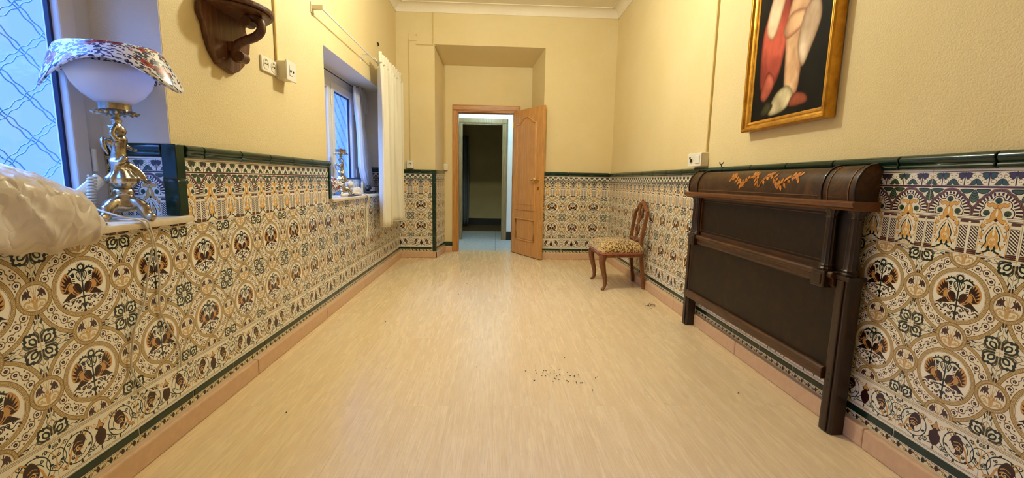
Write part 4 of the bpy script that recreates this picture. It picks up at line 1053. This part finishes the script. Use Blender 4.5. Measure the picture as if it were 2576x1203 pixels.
P=sm([(xw+.45,7.74,6.31),(xw+.47,7.74,6.24),(xw+.56,7.74,6.25),(xw+.60,7.74,6.36),(xw+.55,7.74,6.43),(xw+.62,7.74,6.36),(xw+.62,7.74,6.22),(xw+.50,7.74,6.08),(xw+.32,7.74,6.02),(xw+.18,7.74,5.92),(xw+.15,7.74,5.80),(xw+.22,7.74,5.72),(xw+.30,7.74,5.76)],5)
mb=MB(); P=sm([(xw+.40,7.74,6.30),(xw+.44,7.74,6.40),(xw+.54,7.74,6.41),(xw+.62,7.74,6.33),(xw+.62,7.74,6.20),(xw+.52,7.74,6.10),(xw+.36,7.74,6.04),(xw+.22,7.74,5.96),(xw+.16,7.74,5.84),(xw+.20,7.74,5.74),(xw+.29,7.74,5.74)],6)
mb.tube(P,.072,10,up=(0,1,0))
for c_ in ((xw+.42,6.33),(xw+.28,5.76)): mb.lathe([(.02,-.09),(.085,-.09),(.085,.09),(.02,.09)],(c_[0],7.74,c_[1]),14,axis='Y')
mb.box(xw+.08,xw+.2,7.67,7.81,5.85,6.0)
mb.build('scroll_arm', M['shelf_wood'], sh, smooth=50)

# ---------------------------------------------------------------- sockets, boxes and surface conduits
def disc_x(mb,x,y,z,r,d,n_=20): mb.lathe([(r,0),(r,d)],(x,y,z),n_,axis='X')
so=thing('double_socket',(xi,9.15,5.97),'white double wall socket below the conduit, right of the wooden bracket shelf','wall socket')
MB().box(xi,xi+.045,8.82,9.40,5.83,6.11).build('plate', M['white_plastic'], so, bevel=.012)
for yy in (8.97,9.26):
    mb=MB(); mb.lathe([(.105,.045),(.105,.052),(.095,.052),(.095,.046)],(xi,yy,5.97),24,axis='X'); w_=mb.build('socket_well', M['box_plastic'], so, smooth=40)
    mb=MB(); disc_x(mb,xi+.05,yy-.035,5.975,.012,.006); disc_x(mb,xi+.05,yy+.035,5.975,.012,.006); mb.box(xi+.05,xi+.056,yy-.01,yy+.01,6.03,6.05); mb.build('pin_hole', M['dark'], w_)
bx=thing('television_socket',(xi,9.7,5.95),'cream surface box with aerial socket beside the double socket on left wall','wall socket')
MB().box(xi,xi+.22,9.41,9.80,5.80,6.16).build('box', M['box_plastic'], bx, bevel=.012)
pl_=MB().box(xi+.22,xi+.25,9.39,9.82,5.78,6.18).build('front_plate', M['white_plastic'], bx, bevel=.01)
mb=MB(); disc_x(mb,xi+.25,9.56,5.98,.028,.01,12); disc_x(mb,xi+.25,9.67,5.98,.022,.01,12); mb.box(xi+.25,xi+.253,9.5,9.51,5.88,6.1).box(xi+.25,xi+.253,9.5,9.62,5.88,5.888); mb.build('socket_hole', M['dark'], pl_)
def conduit(name, pts, label, r=.028, group=None):
    mb=MB(); mb.tube(pts,r,4); return mb.build(name, M['conduit'], None, label=label, cat='cable conduit', org=pts[0], group=group)
xc=xi+.028
conduit('cable_conduit',[(xc,9.44,HC-.4),(xc,9.44,6.16)],'beige cable conduit running down the left wall to the sockets by the bracket shelf')
# back wall
s1=thing('wall_socket',(-4.05,D,4.3),'square white single socket above the dado left of the doorway recess','wall socket')
MB().box(-4.19,-3.87,D-.13,D+PL,4.26,4.60).build('box', M['white_plastic'], s1, bevel=.02)
mb=MB(); mb.lathe([(.095,0),(.095,.012)],(-4.03,D-.142,4.43),20,axis='Y'); w_=mb.build('socket_well', M['box_plastic'], s1, smooth=40)
MB().tube([(-4.07,D-.146,4.46),(-4.03,D-.146,4.50),(-3.98,D-.146,4.44)],.014,5).build('pin_hole', M['dark'], w_)
yc=D+PL-.02
conduit('cable_conduit',[(-4.04,yc,10.0),(-4.04,yc,4.60)],'thin beige conduit dropping from the cover plate to the single back wall socket',.022)
conduit('cable_conduit',[(-3.72,yc,9.80),(-2.93,yc,9.80)],'short level beige conduit between cover plate and the recess corner',.022)
conduit('cable_conduit',[(-2.95,yc,HC-.35),(-2.95,yc,9.80)],'short upright beige conduit from the ceiling to the recess top corner',.03)
conduit('cable_conduit',[(-2.84,yc,9.78),(-2.68,YR-.03,9.40),(-2.64,YR-.03,9.36),(-2.64,YR-.03,4.55)],'beige conduit following the inner left corner of the doorway recess',.025)
cv_=thing('cover_plate',(-3.85,D,10.1),'flat yellowed junction cover plate high on the back wall, left of recess','cover plate')
MB().box(-4.02,-3.68,D+.0,D+PL,9.96,10.26).build('plate', M['plaster'], cv_, bevel=.015)
MB().lathe([(.02,0),(.02,.01)],(-3.7,D-.005,10.2),8,axis='Y').build('screw', M['dark'], cv_)
s2=thing('light_switch',(-2.6,YR,4.4),'small white switch box in the corner of the doorway recess','light switch')
MB().box(-2.70,-2.48,YR-.16,YR,4.24,4.56).build('box', M['white_plastic'], s2, bevel=.02)
MB().box(-2.66,-2.52,YR-.175,YR-.155,4.3,4.5).build('rocker', M['box_plastic'], s2, bevel=.01)
# right wall
s3=thing('switch_and_socket',(B,11.4,4.4),'white surface box with switch and socket above the far end of the headboard','light switch')
MB().box(B-.15,B+PL,11.02,11.78,4.24,4.60).build('box', M['box_plastic'], s3, bevel=.015)
pl_=MB().box(B-.17,B-.15,11.02,11.78,4.25,4.59).build('front_plate', M['white_plastic'], s3, bevel=.008)
MB().box(B-.19,B-.17,11.08,11.32,4.32,4.52).build('rocker', M['white_plastic'], pl_, bevel=.01)
mb=MB(); mb.lathe([(.10,0),(.10,.01)],(B-.18,11.56,4.42),18,axis='X'); w_=mb.build('socket_well', M['box_plastic'], s3)
mb=MB(); mb.box(B-.2,B-.17,11.5,11.6,4.36,4.44).box(B-.2,B-.17,11.60,11.64,4.44,4.5); mb.build('plug_pin', M['dark'], s3)
conduit('cable_conduit',[(B+PL-.03,11.10,HC-.4),(B+PL-.03,11.10,4.60)],'beige cable conduit running down the right wall to the switch box',.035)
mb=MB(); mb.tube(sm([(B-.04,10.22,4.20),(B-.05,10.2,4.24),(B-.09,10.18,4.26),(B-.10,10.2,4.31)],4),.012,5).tube(sm([(B-.09,10.18,4.26),(B-.09,10.08,4.27),(B-.09,10.03,4.31)],3),.010,5)
mb.build('wire_hook', M['dark'], None, label='small dark wire hook on the green cap tiles above the headboard', cat='hook', org=(B-.04,10.2,4.2))
# nail high on the left wall
mb=MB(); mb.tube([(xi-.01,17.3,8.9),(xi+.05,17.3,8.86),(xi+.06,17.3,8.78)],.03,6); mb.build('wall_hook', M['dark'], None, label='small dark hook high on the left wall above the curtain', cat='hook', org=(xi,17.3,8.9))

# ---------------------------------------------------------------- curtain rods and curtains
rd=thing('curtain_rod',(xi,15.0,7.9),'thin white metal curtain rod on brackets over the far window','curtain rod')
RX=-4.36; RZ=7.9
MB().tube([(RX,11.35,RZ),(RX,19.3,RZ)],.022,8).build('rod', M['pvc'], rd, smooth=60)
for y in (11.38,15.2,19.2):
    mb=MB()
    if y<12: mb.box(xi,xi+.03,y-.09,y+.09,RZ-.11,RZ+.14).box(xi,RX+.03,y-.05,y+.04,RZ-.02,RZ+.07)
    else: mb.tube([(xi,y,RZ-.25),(xi+.02,y,RZ-.02),(RX,y,RZ-.01)],.018,6)
    mb.build('rod_bracket', M['pvc'] if y>12 else M['box_plastic'], rd)
def curtain(name,fn,mat,label,nu=120,nv=24,solid=.012,parts=None,org=(0,0,0)):
    mb=MB(); mb.grid(fn,nu,nv); return mb
cu=thing('curtain',(RX,17.2,2.0),'heavy cream curtain with gathered heading pulled to the right of the far window','curtain')
def cf(s_,t_):
    z=7.80-(7.80-2.02)*t_
    y=15.72+(19.0-15.72)*s_-.2*t_*(1-s_)
    amp=.125+.03*t_; ph=s_*2*math.pi*6.5+.6*math.sin(t_*2.2+s_*4)
    x=RX+.22+amp*math.sin(ph)+.03*math.sin(ph*2.3+t_*3)
    zb=.06*math.sin(s_*9)+.18*(s_-.3)*0
    return (x,y+.05*math.sin(ph*1.5+2),z-zb*t_-.15*s_*t_*0)
mb=MB(); mb.grid(cf,170,24); mb.build('drape', M['curtain'], cu, smooth=80, solid=.012, fix=False)
def ch_(s_,t_):
    z=8.12-.34*t_; y=15.70+(19.02-15.70)*s_; ph=s_*2*math.pi*10
    x=RX+.22+(.06+.05*abs(t_-.5))*math.sin(ph)+.02*math.sin(ph*2.7)
    return (x,y+.04*math.sin(ph*1.7)*(1-t_),z+.025*math.sin(ph*1.3+1)*(1-t_)+.012*math.sin(ph*2.1)*(1-t_))
mb=MB(); mb.grid(ch_,170,6); mb.build('heading_tape', M['curtain'], cu, smooth=80, solid=.03, fix=False)
for k in range(12):
    yk=15.8+k*.285; MB().tube([(RX+.03,yk,RZ+.03),(RX+.08,yk,RZ+.02),(RX+.12,yk,RZ-.06)],.010,5).build('curtain_hook', M['white_plastic'], cu)
MB().tube([cf(i_/60,1.0) for i_ in range(61)],.014,4).build('hem', M['curtain'], cu)
# inner rod and sheer
r2=thing('tension_rod',(-5.38,15.2,7.12),'thin dark rod across the top of the far window recess','curtain rod')
MB().tube([(-5.38,W2[0]+.02,7.12),(-5.38,W2[1]-.02,7.12)],.018,6).build('rod', M['seal'], r2, smooth=60)
for y in (W2[0]+.03,W2[1]-.03): MB().lathe([(.04,-.02),(.04,.02)],(-5.38,y,7.12),10,axis='Y').build('end_cup', M['white_plastic'], r2)
sc2=thing('sheer_curtain',(-5.1,16.9,3.2),'white sheer curtain bunched and swept aside inside the far window recess','curtain')
keys=[(0,7.10,16.40,17.75,-5.28),(.12,6.7,16.35,17.55,-5.26),(.3,5.8,16.45,17.25,-5.2),(.5,4.9,16.3,17.55,-5.15),(.7,4.2,16.2,17.8,-5.12),(.85,3.75,16.5,17.95,-5.11),(1,3.24,17.0,18.0,-5.11)]
kt=[k[0] for k in keys]
def sf(s_,t_):
    z=np.interp(t_,kt,[k[1] for k in keys]); ya_=np.interp(t_,kt,[k[2] for k in keys]); yb_=np.interp(t_,kt,[k[3] for k in keys]); x=np.interp(t_,kt,[k[4] for k in keys])
    ph=s_*2*math.pi*4.5
    return (x+.07*math.sin(ph+t_*1.5)+.02*math.sin(ph*2.1), ya_+(yb_-ya_)*s_, z+.02*math.sin(ph))
mb=MB(); mb.grid(sf,90,30); mb.build('drape', M['sheer'], sc2, smooth=80, solid=.008, fix=False)
def sf2(s_,t_):
    z=7.2-.95*t_; ph=s_*2*math.pi*2
    return (-5.27+.08*t_+.06*math.sin(ph+t_*2), 17.0+.8*s_+.25*t_*(1-s_), z+.05*s_*t_)
mb=MB(); mb.grid(sf2,40,12); mb.build('turned_over_flap', M['sheer'], sc2, smooth=80, solid=.008, fix=False)
# ---------------------------------------------------------------- table lamps with cherub stems
def floral():
    rn=random.Random(11); cv=Canvas(4,1,(238,236,236),300)
    for _ in range(1500):
        x,y=rn.random()*4,rn.random(); cv.leaf(x,y,rn.random()*360,rn.uniform(.045,.085),rn.uniform(.022,.036),rn.choice([(60,66,104),(84,88,120),(70,84,90),(40,44,74)]))
    for _ in range(150):
        x,y=rn.random()*4,rn.random(); c_=rn.choice([(150,96,140),(110,104,160),(176,110,130)]); cv.ring(x,y,.014,.009,c_)
    for _ in range(46):
        x,y=rn.random()*4,.1+.8*rn.random(); r=rn.uniform(.045,.085); cx=rn.choice([(170,66,66),(140,52,56),(188,96,92)])
        for k in range(7):
            a=k*math.pi*2/7; cv.disc(x+r*.7*math.cos(a),y+r*.7*math.sin(a),r*.42,cx)
        cv.disc(x,y,r*.45,(96,40,42))
        for k in range(10):
            a=rn.random()*6.28; q=r*rn.uniform(1.3,2.2); cv.leaf(x+q*math.cos(a),y+q*math.sin(a),rn.random()*360,.05,.03,rn.choice([(62,38,44),(84,48,44),(44,44,60)]))
    return cv.a
M['floral']=imgmat('floral_glass', image('floral_print', floral()), .2)
SZ=3.18
def ruffle(mb,cx,cy,zc,Rin=.42,Rout=.70,seed=0,squash=1.0,rot=0.0):
    """a handkerchief-shaped glass rim folding outward and down"""
    def fn(s_,t_):
        a=2*math.pi*s_+rot
        lobe=math.cos(3*a+.5)*.5+math.cos(2*a-1.0)*.35+math.cos(5*a)*.12
        R_=Rout*(1+.10*math.cos(2*a+.4)+.05*math.cos(3*a))
        # t 0: inside throat, .45: crest, 1: outer lip
        r=Rin+(R_-Rin)*(t_**1.15)
        z=zc+.30*math.sin(min(t_/.42,1)*math.pi/2)*.9-(max(0,t_-.35)/.65)**1.35*(.36+.20*lobe)
        return (cx+r*math.cos(a),cy+r*math.sin(a)*squash,z)
    mb.grid(fn,96,14,closed_u=True); return fn
def figure_lamp(loc,label,shade,seed=1,rot=0):
    x,y=loc; L=thing('table_lamp',(x,y,SZ),label,'table lamp',group=None)
    X=lambda a,b,c_: (x+a*math.cos(rot)-b*math.sin(rot), y+a*math.sin(rot)+b*math.cos(rot), SZ+c_)
    mb=MB()
    # base: body and four scroll feet
    mb.lathe([(.05,.10),(.15,.12),(.18,.18),(.13,.26),(.09,.33),(.12,.36),(.10,.40),(.05,.42)],(x,y,SZ),20)
    for k in range(4):
        a=math.pi/4+k*math.pi/2+.25
        P=[X(r*math.cos(a),r*math.sin(a),z) for r,z in ((.08,.24),(.17,.22),(.25,.14),(.27,.07),(.31,.03),(.36,.045))]
        mb.tube(sm(P,4),list(np.interp(np.linspace(0,1,21),[0,.3,.7,.9,1],[.075,.07,.055,.05,.04])),8)
        mb.ball(X(.27*math.cos(a),.27*math.sin(a),.16),.055,8); mb.ball(X(.34*math.cos(a),.34*math.sin(a),.05),.05,8)
    mb.build('base', M['silver'], L, remesh=.02)
    mb=MB(); mb.lathe([(.05,.38),(.10,.42),(.16,.48),(.17,.54),(.12,.60),(.10,.64),(.06,.66)],(x,y,SZ),20,.10,8)
    # cherub: standing child figure
    mb.tube(sm([X(.0,.02,.66),X(-.01,.0,.80),X(.0,.0,.92),X(.01,.0,1.02),X(.0,.0,1.07)],5),list(np.interp(np.linspace(0,1,21),[0,.2,.5,.8,1],[.075,.088,.072,.085,.04])),12)  # belly and chest
    mb.tube(sm([X(.04,.05,.70),X(.12,.08,.66),X(.19,.07,.58),X(.22,.05,.50)],4),[.058,.06,.055,.05,.045,.042,.038,.036,.034,.034,.033,.032,.03],10)  # raised leg
    mb.ball(X(.245,.04,.485),.038,8,(1.5,1,.7))
    mb.tube(sm([X(-.03,-.05,.72),X(-.045,-.05,.60),X(-.03,-.05,.50)],4),[.06,.058,.055,.05,.046,.042,.04,.036,.034],10)
    mb.ball(X(-.01,-.05,.49),.038,8,(1.5,1,.7))
    mb.tube(sm([X(.0,.08,1.0),X(.07,.12,.93),X(.14,.07,.90)],4),[.04,.038,.036,.034,.032,.03,.028,.026,.024],8)   # arm forward
    mb.tube(sm([X(.0,-.08,1.01),X(-.03,-.12,1.09),X(.0,-.07,1.19)],4),[.04,.038,.036,.034,.032,.03,.028,.026,.024],8)  # arm up
    mb.ball(X(.145,.07,.90),.026,8); mb.ball(X(.0,-.06,1.2),.026,8)
    mb.ball(X(.015,.0,1.135),.075,14,(1,.95,1.08)); mb.ball(X(.09,.0,1.13),.014,6); 
    for k in range(9): mb.ball(X(-.02+.055*math.cos(k*.75),.055*math.sin(k*.75),1.18+.01*math.sin(k*2)),.027,6)
    for s in (-1,1):   # little wings and a swag of drapery
        mb.tube(sm([X(-.06,s*.04,.96),X(-.12,s*.10,1.02),X(-.11,s*.15,.92),X(-.08,s*.13,.82)],3),[.03,.035,.038,.036,.034,.03,.027,.022,.015,.01],6)
    mb.tube(sm([X(.07,-.06,.80),X(.02,-.1,.74),X(-.07,-.05,.74),X(-.08,.05,.78),X(.02,.09,.76)],4),.035,6)
    mb.lathe([(.05,1.18),(.045,1.24),(.07,1.26),(.045,1.28),(.04,1.34)],(x,y,SZ),14)
    mb.build('cherub_stem', M['silver'], L, remesh=.016)
    mb=MB(); mb.lathe([(.03,1.30),(.06,1.33),(.17,1.35),(.20,1.37),(.165,1.39),(.16,1.44),(.165,1.47),(.17,1.50),(.14,1.50),(.14,1.40),(.03,1.40)],(x,y,SZ),28)
    for k in range(14):
        a=k*2*math.pi/14; mb.tube([X(.17*math.cos(a),.17*math.sin(a),1.37),X(.215*math.cos(a),.215*math.sin(a),1.345),X(.24*math.cos(a),.24*math.sin(a),1.36)],[.026,.018,.006],5)
    mb.build('gallery_ring', M['silver'], L, smooth=40)
    if shade:
        mb=MB(); n_=28
        pr=[(.13,1.44),(.20,1.49),(.30,1.57),(.385,1.69),(.43,1.83),(.43,1.90),(.41,1.90),(.41,1.83),(.365,1.70),(.28,1.59),(.13,1.47)]
        mb.lathe(pr,(x,y,SZ),40); bo=mb.build('glass_bowl', M['milk'], L, smooth=60)
        mb=MB(); ruffle(mb,x,y,SZ+1.86,.42,.71,squash=.80,rot=0); mb.build('ruffled_rim', M['floral'], L, smooth=80, solid=.02, fix=False, label='floral printed glass rim with wavy edge')
    else:
        mb=MB(); mb.lathe([(.035,1.38),(.05,1.4),(.05,1.52),(.03,1.53)],(x,y,SZ),12); mb.build('bulb_holder', M['bed_edge'], L, smooth=40)
    return L
figure_lamp((-4.83,5.74),'silver cherub table lamp with ruffled floral glass shade on the near window sill',True,rot=.5)
figure_lamp((-5.10,14.38),'bare silver cherub lamp without its shade standing on the far window sill',False,rot=.9)

# ---------------------------------------------------------------- loose things on the near sill
def coil(mb,a,b,turns,r,tr):
    a,b=Vector(a),Vector(b); d=(b-a); u=d.normalized().orthogonal().normalized(); w_=d.normalized().cross(u)
    P=[a+d*t_+(u*math.cos(t_*turns*6.283)+w_*math.sin(t_*turns*6.283))*r for t_ in np.linspace(0,1,turns*10)]
    mb.tube(P,tr,6)
ps=thing('power_strip',(-5.0,5.5,SZ),'white power strip propped up against the silver lamp on the near sill','power strip')
sa,sb=Vector((-5.20,5.52,3.47)),Vector((-5.17,5.80,3.70))
mb=MB(); mb.tube([sa,sb],.09,12,sx=.55,up=(0,-.6,1)); mb.build('strip_body', M['white_plastic'], ps, bevel=.008)
mb=MB()
for t_ in (.5,.8):
    q=sa.lerp(sb,t_); mb.lathe([(.018,0),(.018,.012)],(q.x+.03,q.y,q.z),10,axis='X')
mb.build('socket_hole', M['dark'], ps)
mb=MB(); mb.tube([(-5.20,5.60,SZ),(-5.20,5.60,3.50)],.03,6); mb.build('stand_foot', M['white_plastic'], ps)
cc=MB(); coil(cc,(-5.06,5.58,3.74),(-5.06,5.50,3.24),13,.036,.015)
cc.build('coiled_cord', M['cord'], None, smooth=60, label='coiled white telephone-style cord hanging beside the silver cherub lamp', cat='cord', org=(-4.99,5.5,3.2))
cA=sm([(-5.13,5.48,3.46),(-4.85,5.32,3.36),(-4.52,5.33,3.25),(-4.46,5.53,3.17),(-4.47,5.66,2.88),(-4.54,5.64,2.53),(-4.55,5.55,2.15),(-4.55,5.37,1.86),(-4.55,5.28,1.55),(-4.55,5.26,1.29),(-4.54,5.47,.94),(-4.52,5.77,.84)],8)
mb=MB(); mb.tube(cA,.011,6); mb.build('power_cable', M['cord'], None, smooth=60, label='white cable hanging from the power strip and curling outward above the green strip', cat='cable', org=(-4.99,5.46,3.2))
cB=sm([(-4.76,5.52,3.20),(-4.62,5.52,3.20),(-4.49,5.52,3.21),(-4.45,5.60,3.16),(-4.47,5.70,2.86),(-4.54,5.80,2.62),(-4.55,5.82,2.36),(-4.55,5.78,1.96),(-4.55,5.92,1.61),(-4.55,6.06,1.34),(-4.55,6.06,1.0)],8)
mb=MB(); mb.tube(cB,.012,6); mb.build('lamp_cable', M['cord'], None, smooth=60, label='white lamp cable hanging straight down the tiles below the near sill', cat='cable', org=(-4.86,5.62,3.2))
# plastic bag: crumpled, bulging over the sill edge
def bagfn(s_,t_):
    a=2*math.pi*s_; L0,L1=2.3,5.36
    y=L0+(L1-L0)*t_
    e_=math.sin(math.pi*min(max(t_,0),1))**.45 if t_<.5 else (max(0,1-((t_-.5)/.5)**5))**.5
    top=np.interp(y,[2.3,4.0,4.4,4.8,5.1,5.36],[3.86,3.84,3.76,3.58,3.40,3.24]); bot=np.interp(y,[2.3,4.2,4.9,5.2,5.36],[3.02,3.0,2.93,3.02,3.14])
    front=np.interp(y,[2.3,4.6,5.36],[-4.28,-4.32,-4.52]); back=-5.40
    ca,sa_=math.cos(a),math.sin(a)
    sx=(abs(ca)**.8)*(1 if ca>0 else -1); sz=(abs(sa_)**.8)*(1 if sa_>0 else -1)
    x=(front+back)/2+(front-back)/2*sx*e_; z=(top+bot)/2+(top-bot)/2*sz*e_
    q=Vector((x*1.7,y*1.7,z*1.7)); 
    v1=noise.voronoi(Vector((x*1.1,y*1.5+z*.8,z*1.6)))[0]; v2=noise.voronoi(Vector((x*2.6+5,y*3.0-z*2.0,z*3.0)))[0]
    d=.10-(v1[1]-v1[0])*.20-(v2[1]-v2[0])*.07+noise.noise(q*1.2)*.05
    x+=ca*d*e_; z+=sa_*d*e_
    if x<-4.46: z=max(z,SZ+.012)
    return (max(x,-5.42),y,z)
bg_=thing('plastic_bag',(-4.98,4.0,SZ),'crumpled translucent white plastic bag slumped over the edge of the near sill','plastic bag')
mb=MB(); mb.grid(bagfn,130,120,closed_u=True); mb.build('bag', M['bag'], bg_, smooth=60)
# ---------------------------------------------------------------- things on the far sill
# spare floral shade lying on its side
sd=thing('glass_shade',(-5.12,13.3,SZ),'loose floral ruffled glass lampshade lying at the near end of the far sill','lamp shade')
mb=MB(); f0=ruffle(MB(),0,0,0,.20,.36)
def rf(s_,t_):
    p=f0(s_,t_); return (-5.12+p[0]*.85, 13.3-p[2]*.9, SZ+.36+p[1]*.85)
mb.grid(rf,80,12,closed_u=True); mb.build('ruffled_rim', M['floral'], sd, smooth=80, solid=.02, fix=False)
mb=MB(); mb.lathe([(.17,.02),(.18,-.1),(.14,-.24),(.06,-.32),(.05,-.32),(.12,-.23),(.16,-.1),(.155,.02)],(-5.12,13.2,SZ+.36),28,axis='Y'); mb.build('glass_bowl', M['milk'], sd, smooth=60)
def trayart():
    cv=Canvas(2.4,.6,(226,232,240),240); b_=(38,66,116)
    for i in range(9):
        for j in range(3):
            x,y=.15+i*.27,.1+j*.2; 
            if (i+j)%2: cv.ring(x,y,.07,.016,b_); cv.disc(x,y,.02,(120,150,190))
            else:
                for k in range(4): cv.disc(x+.035*math.cos(k*1.57+.78),y+.035*math.sin(k*1.57+.78),.022,b_)
    cv.stroke([(.03,.03),(2.37,.03),(2.37,.57),(.03,.57)],.02,b_,True); return cv.a
tr=thing('patterned_tray',(-5.3,16.0,SZ),'white tray with blue tile pattern standing on edge behind the bare silver lamp','tray')
y0,y1,z0,z1=14.8,17.15,SZ+.01,SZ+.56
mb=MB(); mb.add([(-5.26,y0,z0),(-5.26,y1,z0),(-5.30,y1,z1),(-5.30,y0,z1)],[(0,1,2,3)],[[(0,0),(1,0),(1,1),(0,1)]])
mb.add([(-5.30,y0,z0),(-5.30,y1,z0),(-5.34,y1,z1),(-5.34,y0,z1)],[(0,1,2,3)])
mb.build('tray_base', imgmat('tray_pattern', image('tray_print', trayart()), .3), tr, fix=False)
cr=[(-5.27,y0+.1,z0),(-5.27,y1-.1,z0),(-5.27,y1,z0+.08),(-5.31,y1,z1-.08),(-5.32,y1-.1,z1),(-5.32,y0+.1,z1),(-5.31,y0,z1-.08),(-5.27,y0,z0+.08)]
mb=MB(); mb.tube(cr,.028,6,closed=True); mb.build('rim', simple('blue_rim',(30,44,84),.4), tr, smooth=60)
def pouch(name,c,r,label,mat,cat,sc_=(1,1,1),sd_=0,dz=0):
    mb=MB()
    def fn(s_,t_):
        a=2*math.pi*s_; p=math.pi*t_; q=Vector((math.sin(p)*math.cos(a),math.sin(p)*math.sin(a),math.cos(p)))
        d=1+.25*noise.noise(q*1.7+Vector((sd_,0,0)))+.12*noise.noise(q*5+Vector((sd_,2,0)))
        return (c[0]+q.x*r*sc_[0]*d, c[1]+q.y*r*sc_[1]*d, max(c[2]+q.z*r*sc_[2]*d, SZ+.005+dz))
    mb.grid(fn,36,20,closed_u=True); return mb.build(name, mat, None, smooth=60, label=label, cat=cat, org=(c[0],c[1],SZ+dz))
pouch('folded_cloth',(-4.84,15.1,SZ+.11),.21,'long white cloth bundle lying in front of the blue patterned tray',M['white_cloth'],'cloth',(.5,1.9,.72),3)
pouch('cloth_bundle',(-4.98,14.85,SZ+.36),.15,'small white cloth bundle resting on top of the longer one by the tray',M['white_cloth'],'cloth',(.6,1.5,.75),8,dz=.20)
pouch('black_pouch',(-4.87,16.55,SZ+.21),.12,'rounded black pouch on top of the black case at right of the far sill',M['black'],'pouch',(.8,1.5,.9),5,dz=.095)
cs=thing('black_case',(-4.9,17.3,SZ),'flat black case behind the curtain edge at the right end of the far sill','case')
MB().box(-4.97,-4.77,16.3,17.3,SZ+.002,SZ+.09).build('case_body', M['black'], cs, bevel=.02)
MB().box(-4.77,-4.755,16.7,16.9,SZ+.03,SZ+.06).build('clasp', M['silver'], cs)
wb=thing('small_carton',(-4.8,17.75,SZ),'small white carton standing on the black case beside the curtain','box')
MB().box(-4.95,-4.80,16.86,17.2,SZ+.095,SZ+.24).build('carton_body', M['white_cloth'], wb, bevel=.01)
MB().box(-4.80,-4.795,16.95,17.1,SZ+.16,SZ+.22).build('carton_tape', M['box_plastic'], wb)
mb=MB(); mb.box(-4.70,-4.56,13.75,14.75,SZ+.002,SZ+.03); mb.build('dark_folder', M['black'], None, bevel=.006, label='thin dark folder lying flat in front of the bare silver lamp', cat='folder', org=(-4.88,14.3,SZ))
mb=MB(); mb.lathe([(.02,-.3),(.045,-.28),(.05,.25),(.03,.3)],(-4.72,13.55,SZ+.055),12,axis='Y'); mb.build('rolled_cloth', M['white_cloth'], None, smooth=60, label='small rolled white cloth at the front left of the far sill', cat='cloth', org=(-4.72,13.55,SZ))
mb=MB(); mb.box(-5.12,-5.05,16.46,16.54,SZ+.002,SZ+.40); mb.tube([(-5.085,16.5,SZ+.40),(-5.085,16.5,SZ+.46)],.03,6); mb.build('slim_bottle', M['white_plastic'], None, bevel=.012, label='slim upright white bottle at the right edge of the blue tray', cat='bottle', org=(-5.08,16.66,SZ))
P=sm([(-4.62,14.82,SZ+.02),(-4.58,14.88,SZ+.02),(-4.5,14.96,SZ+.03),(-4.43,15.05,SZ-.08),(-4.50,15.1,2.85),(-4.54,15.05,2.5),(-4.54,15.15,2.1),(-4.54,15.0,1.7)],6)
mb=MB(); mb.tube(P,.018,6); mb.tube([q+Vector((.0,.10+.05*math.sin(i*.3),-.01)) for i,q in enumerate(P)],.018,6); mb.build('lamp_cable', M['cord'], None, smooth=60, label='doubled cream cable hanging over the far sill and down the tiles', cat='cable', org=(-4.95,14.7,SZ))
# grey cloth hanging in the dark room
gc=thing('hanging_cloth',(-2.6,34.6,0),'long grey cloth hanging in the dark room beyond the second doorway','curtain')
def gf_(s_,t_):
    ph=s_*2*math.pi*3; return (-3.05+.85*s_+.05*math.sin(t_*3), 34.5+.12*math.sin(ph), 7.2-7.05*t_)
mb=MB(); mb.grid(gf_,40,12); mb.build('drape', M['grey_cloth'], gc, smooth=80, solid=.02, fix=False)
# crumbs of dirt on the laminate
mb=MB(); rn=random.Random(4)
for _ in range(90):
    x,y=rn.choice([(1.12+rn.gauss(0,.25),7.9+rn.gauss(0,.15)),(1.5+rn.gauss(0,.2),7.6+rn.gauss(0,.12)),(rn.uniform(-3.5,4.6),rn.uniform(5,18)),(4.8+rn.gauss(0,.15),12.7+rn.gauss(0,.15))]); s_=rn.uniform(.006,.014)
    x=max(-4.3,min(4.95,x)); a=rn.random()*3.14; L=rn.uniform(1,2.4)
    mb.tube([(x,y,s_),(x+s_*L*math.cos(a),y+s_*L*math.sin(a),s_)],s_*.7,4)
mb.build('floor_crumbs', simple('dirt_crumbs',(60,44,30),.9), None, kind='stuff', label='tiny dark crumbs of dirt scattered on the pale wooden floor', cat='dirt', org=(1,8,0))
mb=MB()
for pts in ([(4.78,12.55,.02),(4.86,12.6,.02),(4.98,12.58,.02)],[(4.84,12.66,.02),(4.92,12.7,.03),(5.0,12.66,.02)],[(4.72,12.62,.02),(4.80,12.64,.02)]): mb.tube(sm(pts,3),.009,5)
mb.build('dry_twig', simple('dry_twig',(70,48,26),.9), None, label='small dry twig fragments on the floor between chair and headboard', cat='twig', org=(4.85,12.6,0))
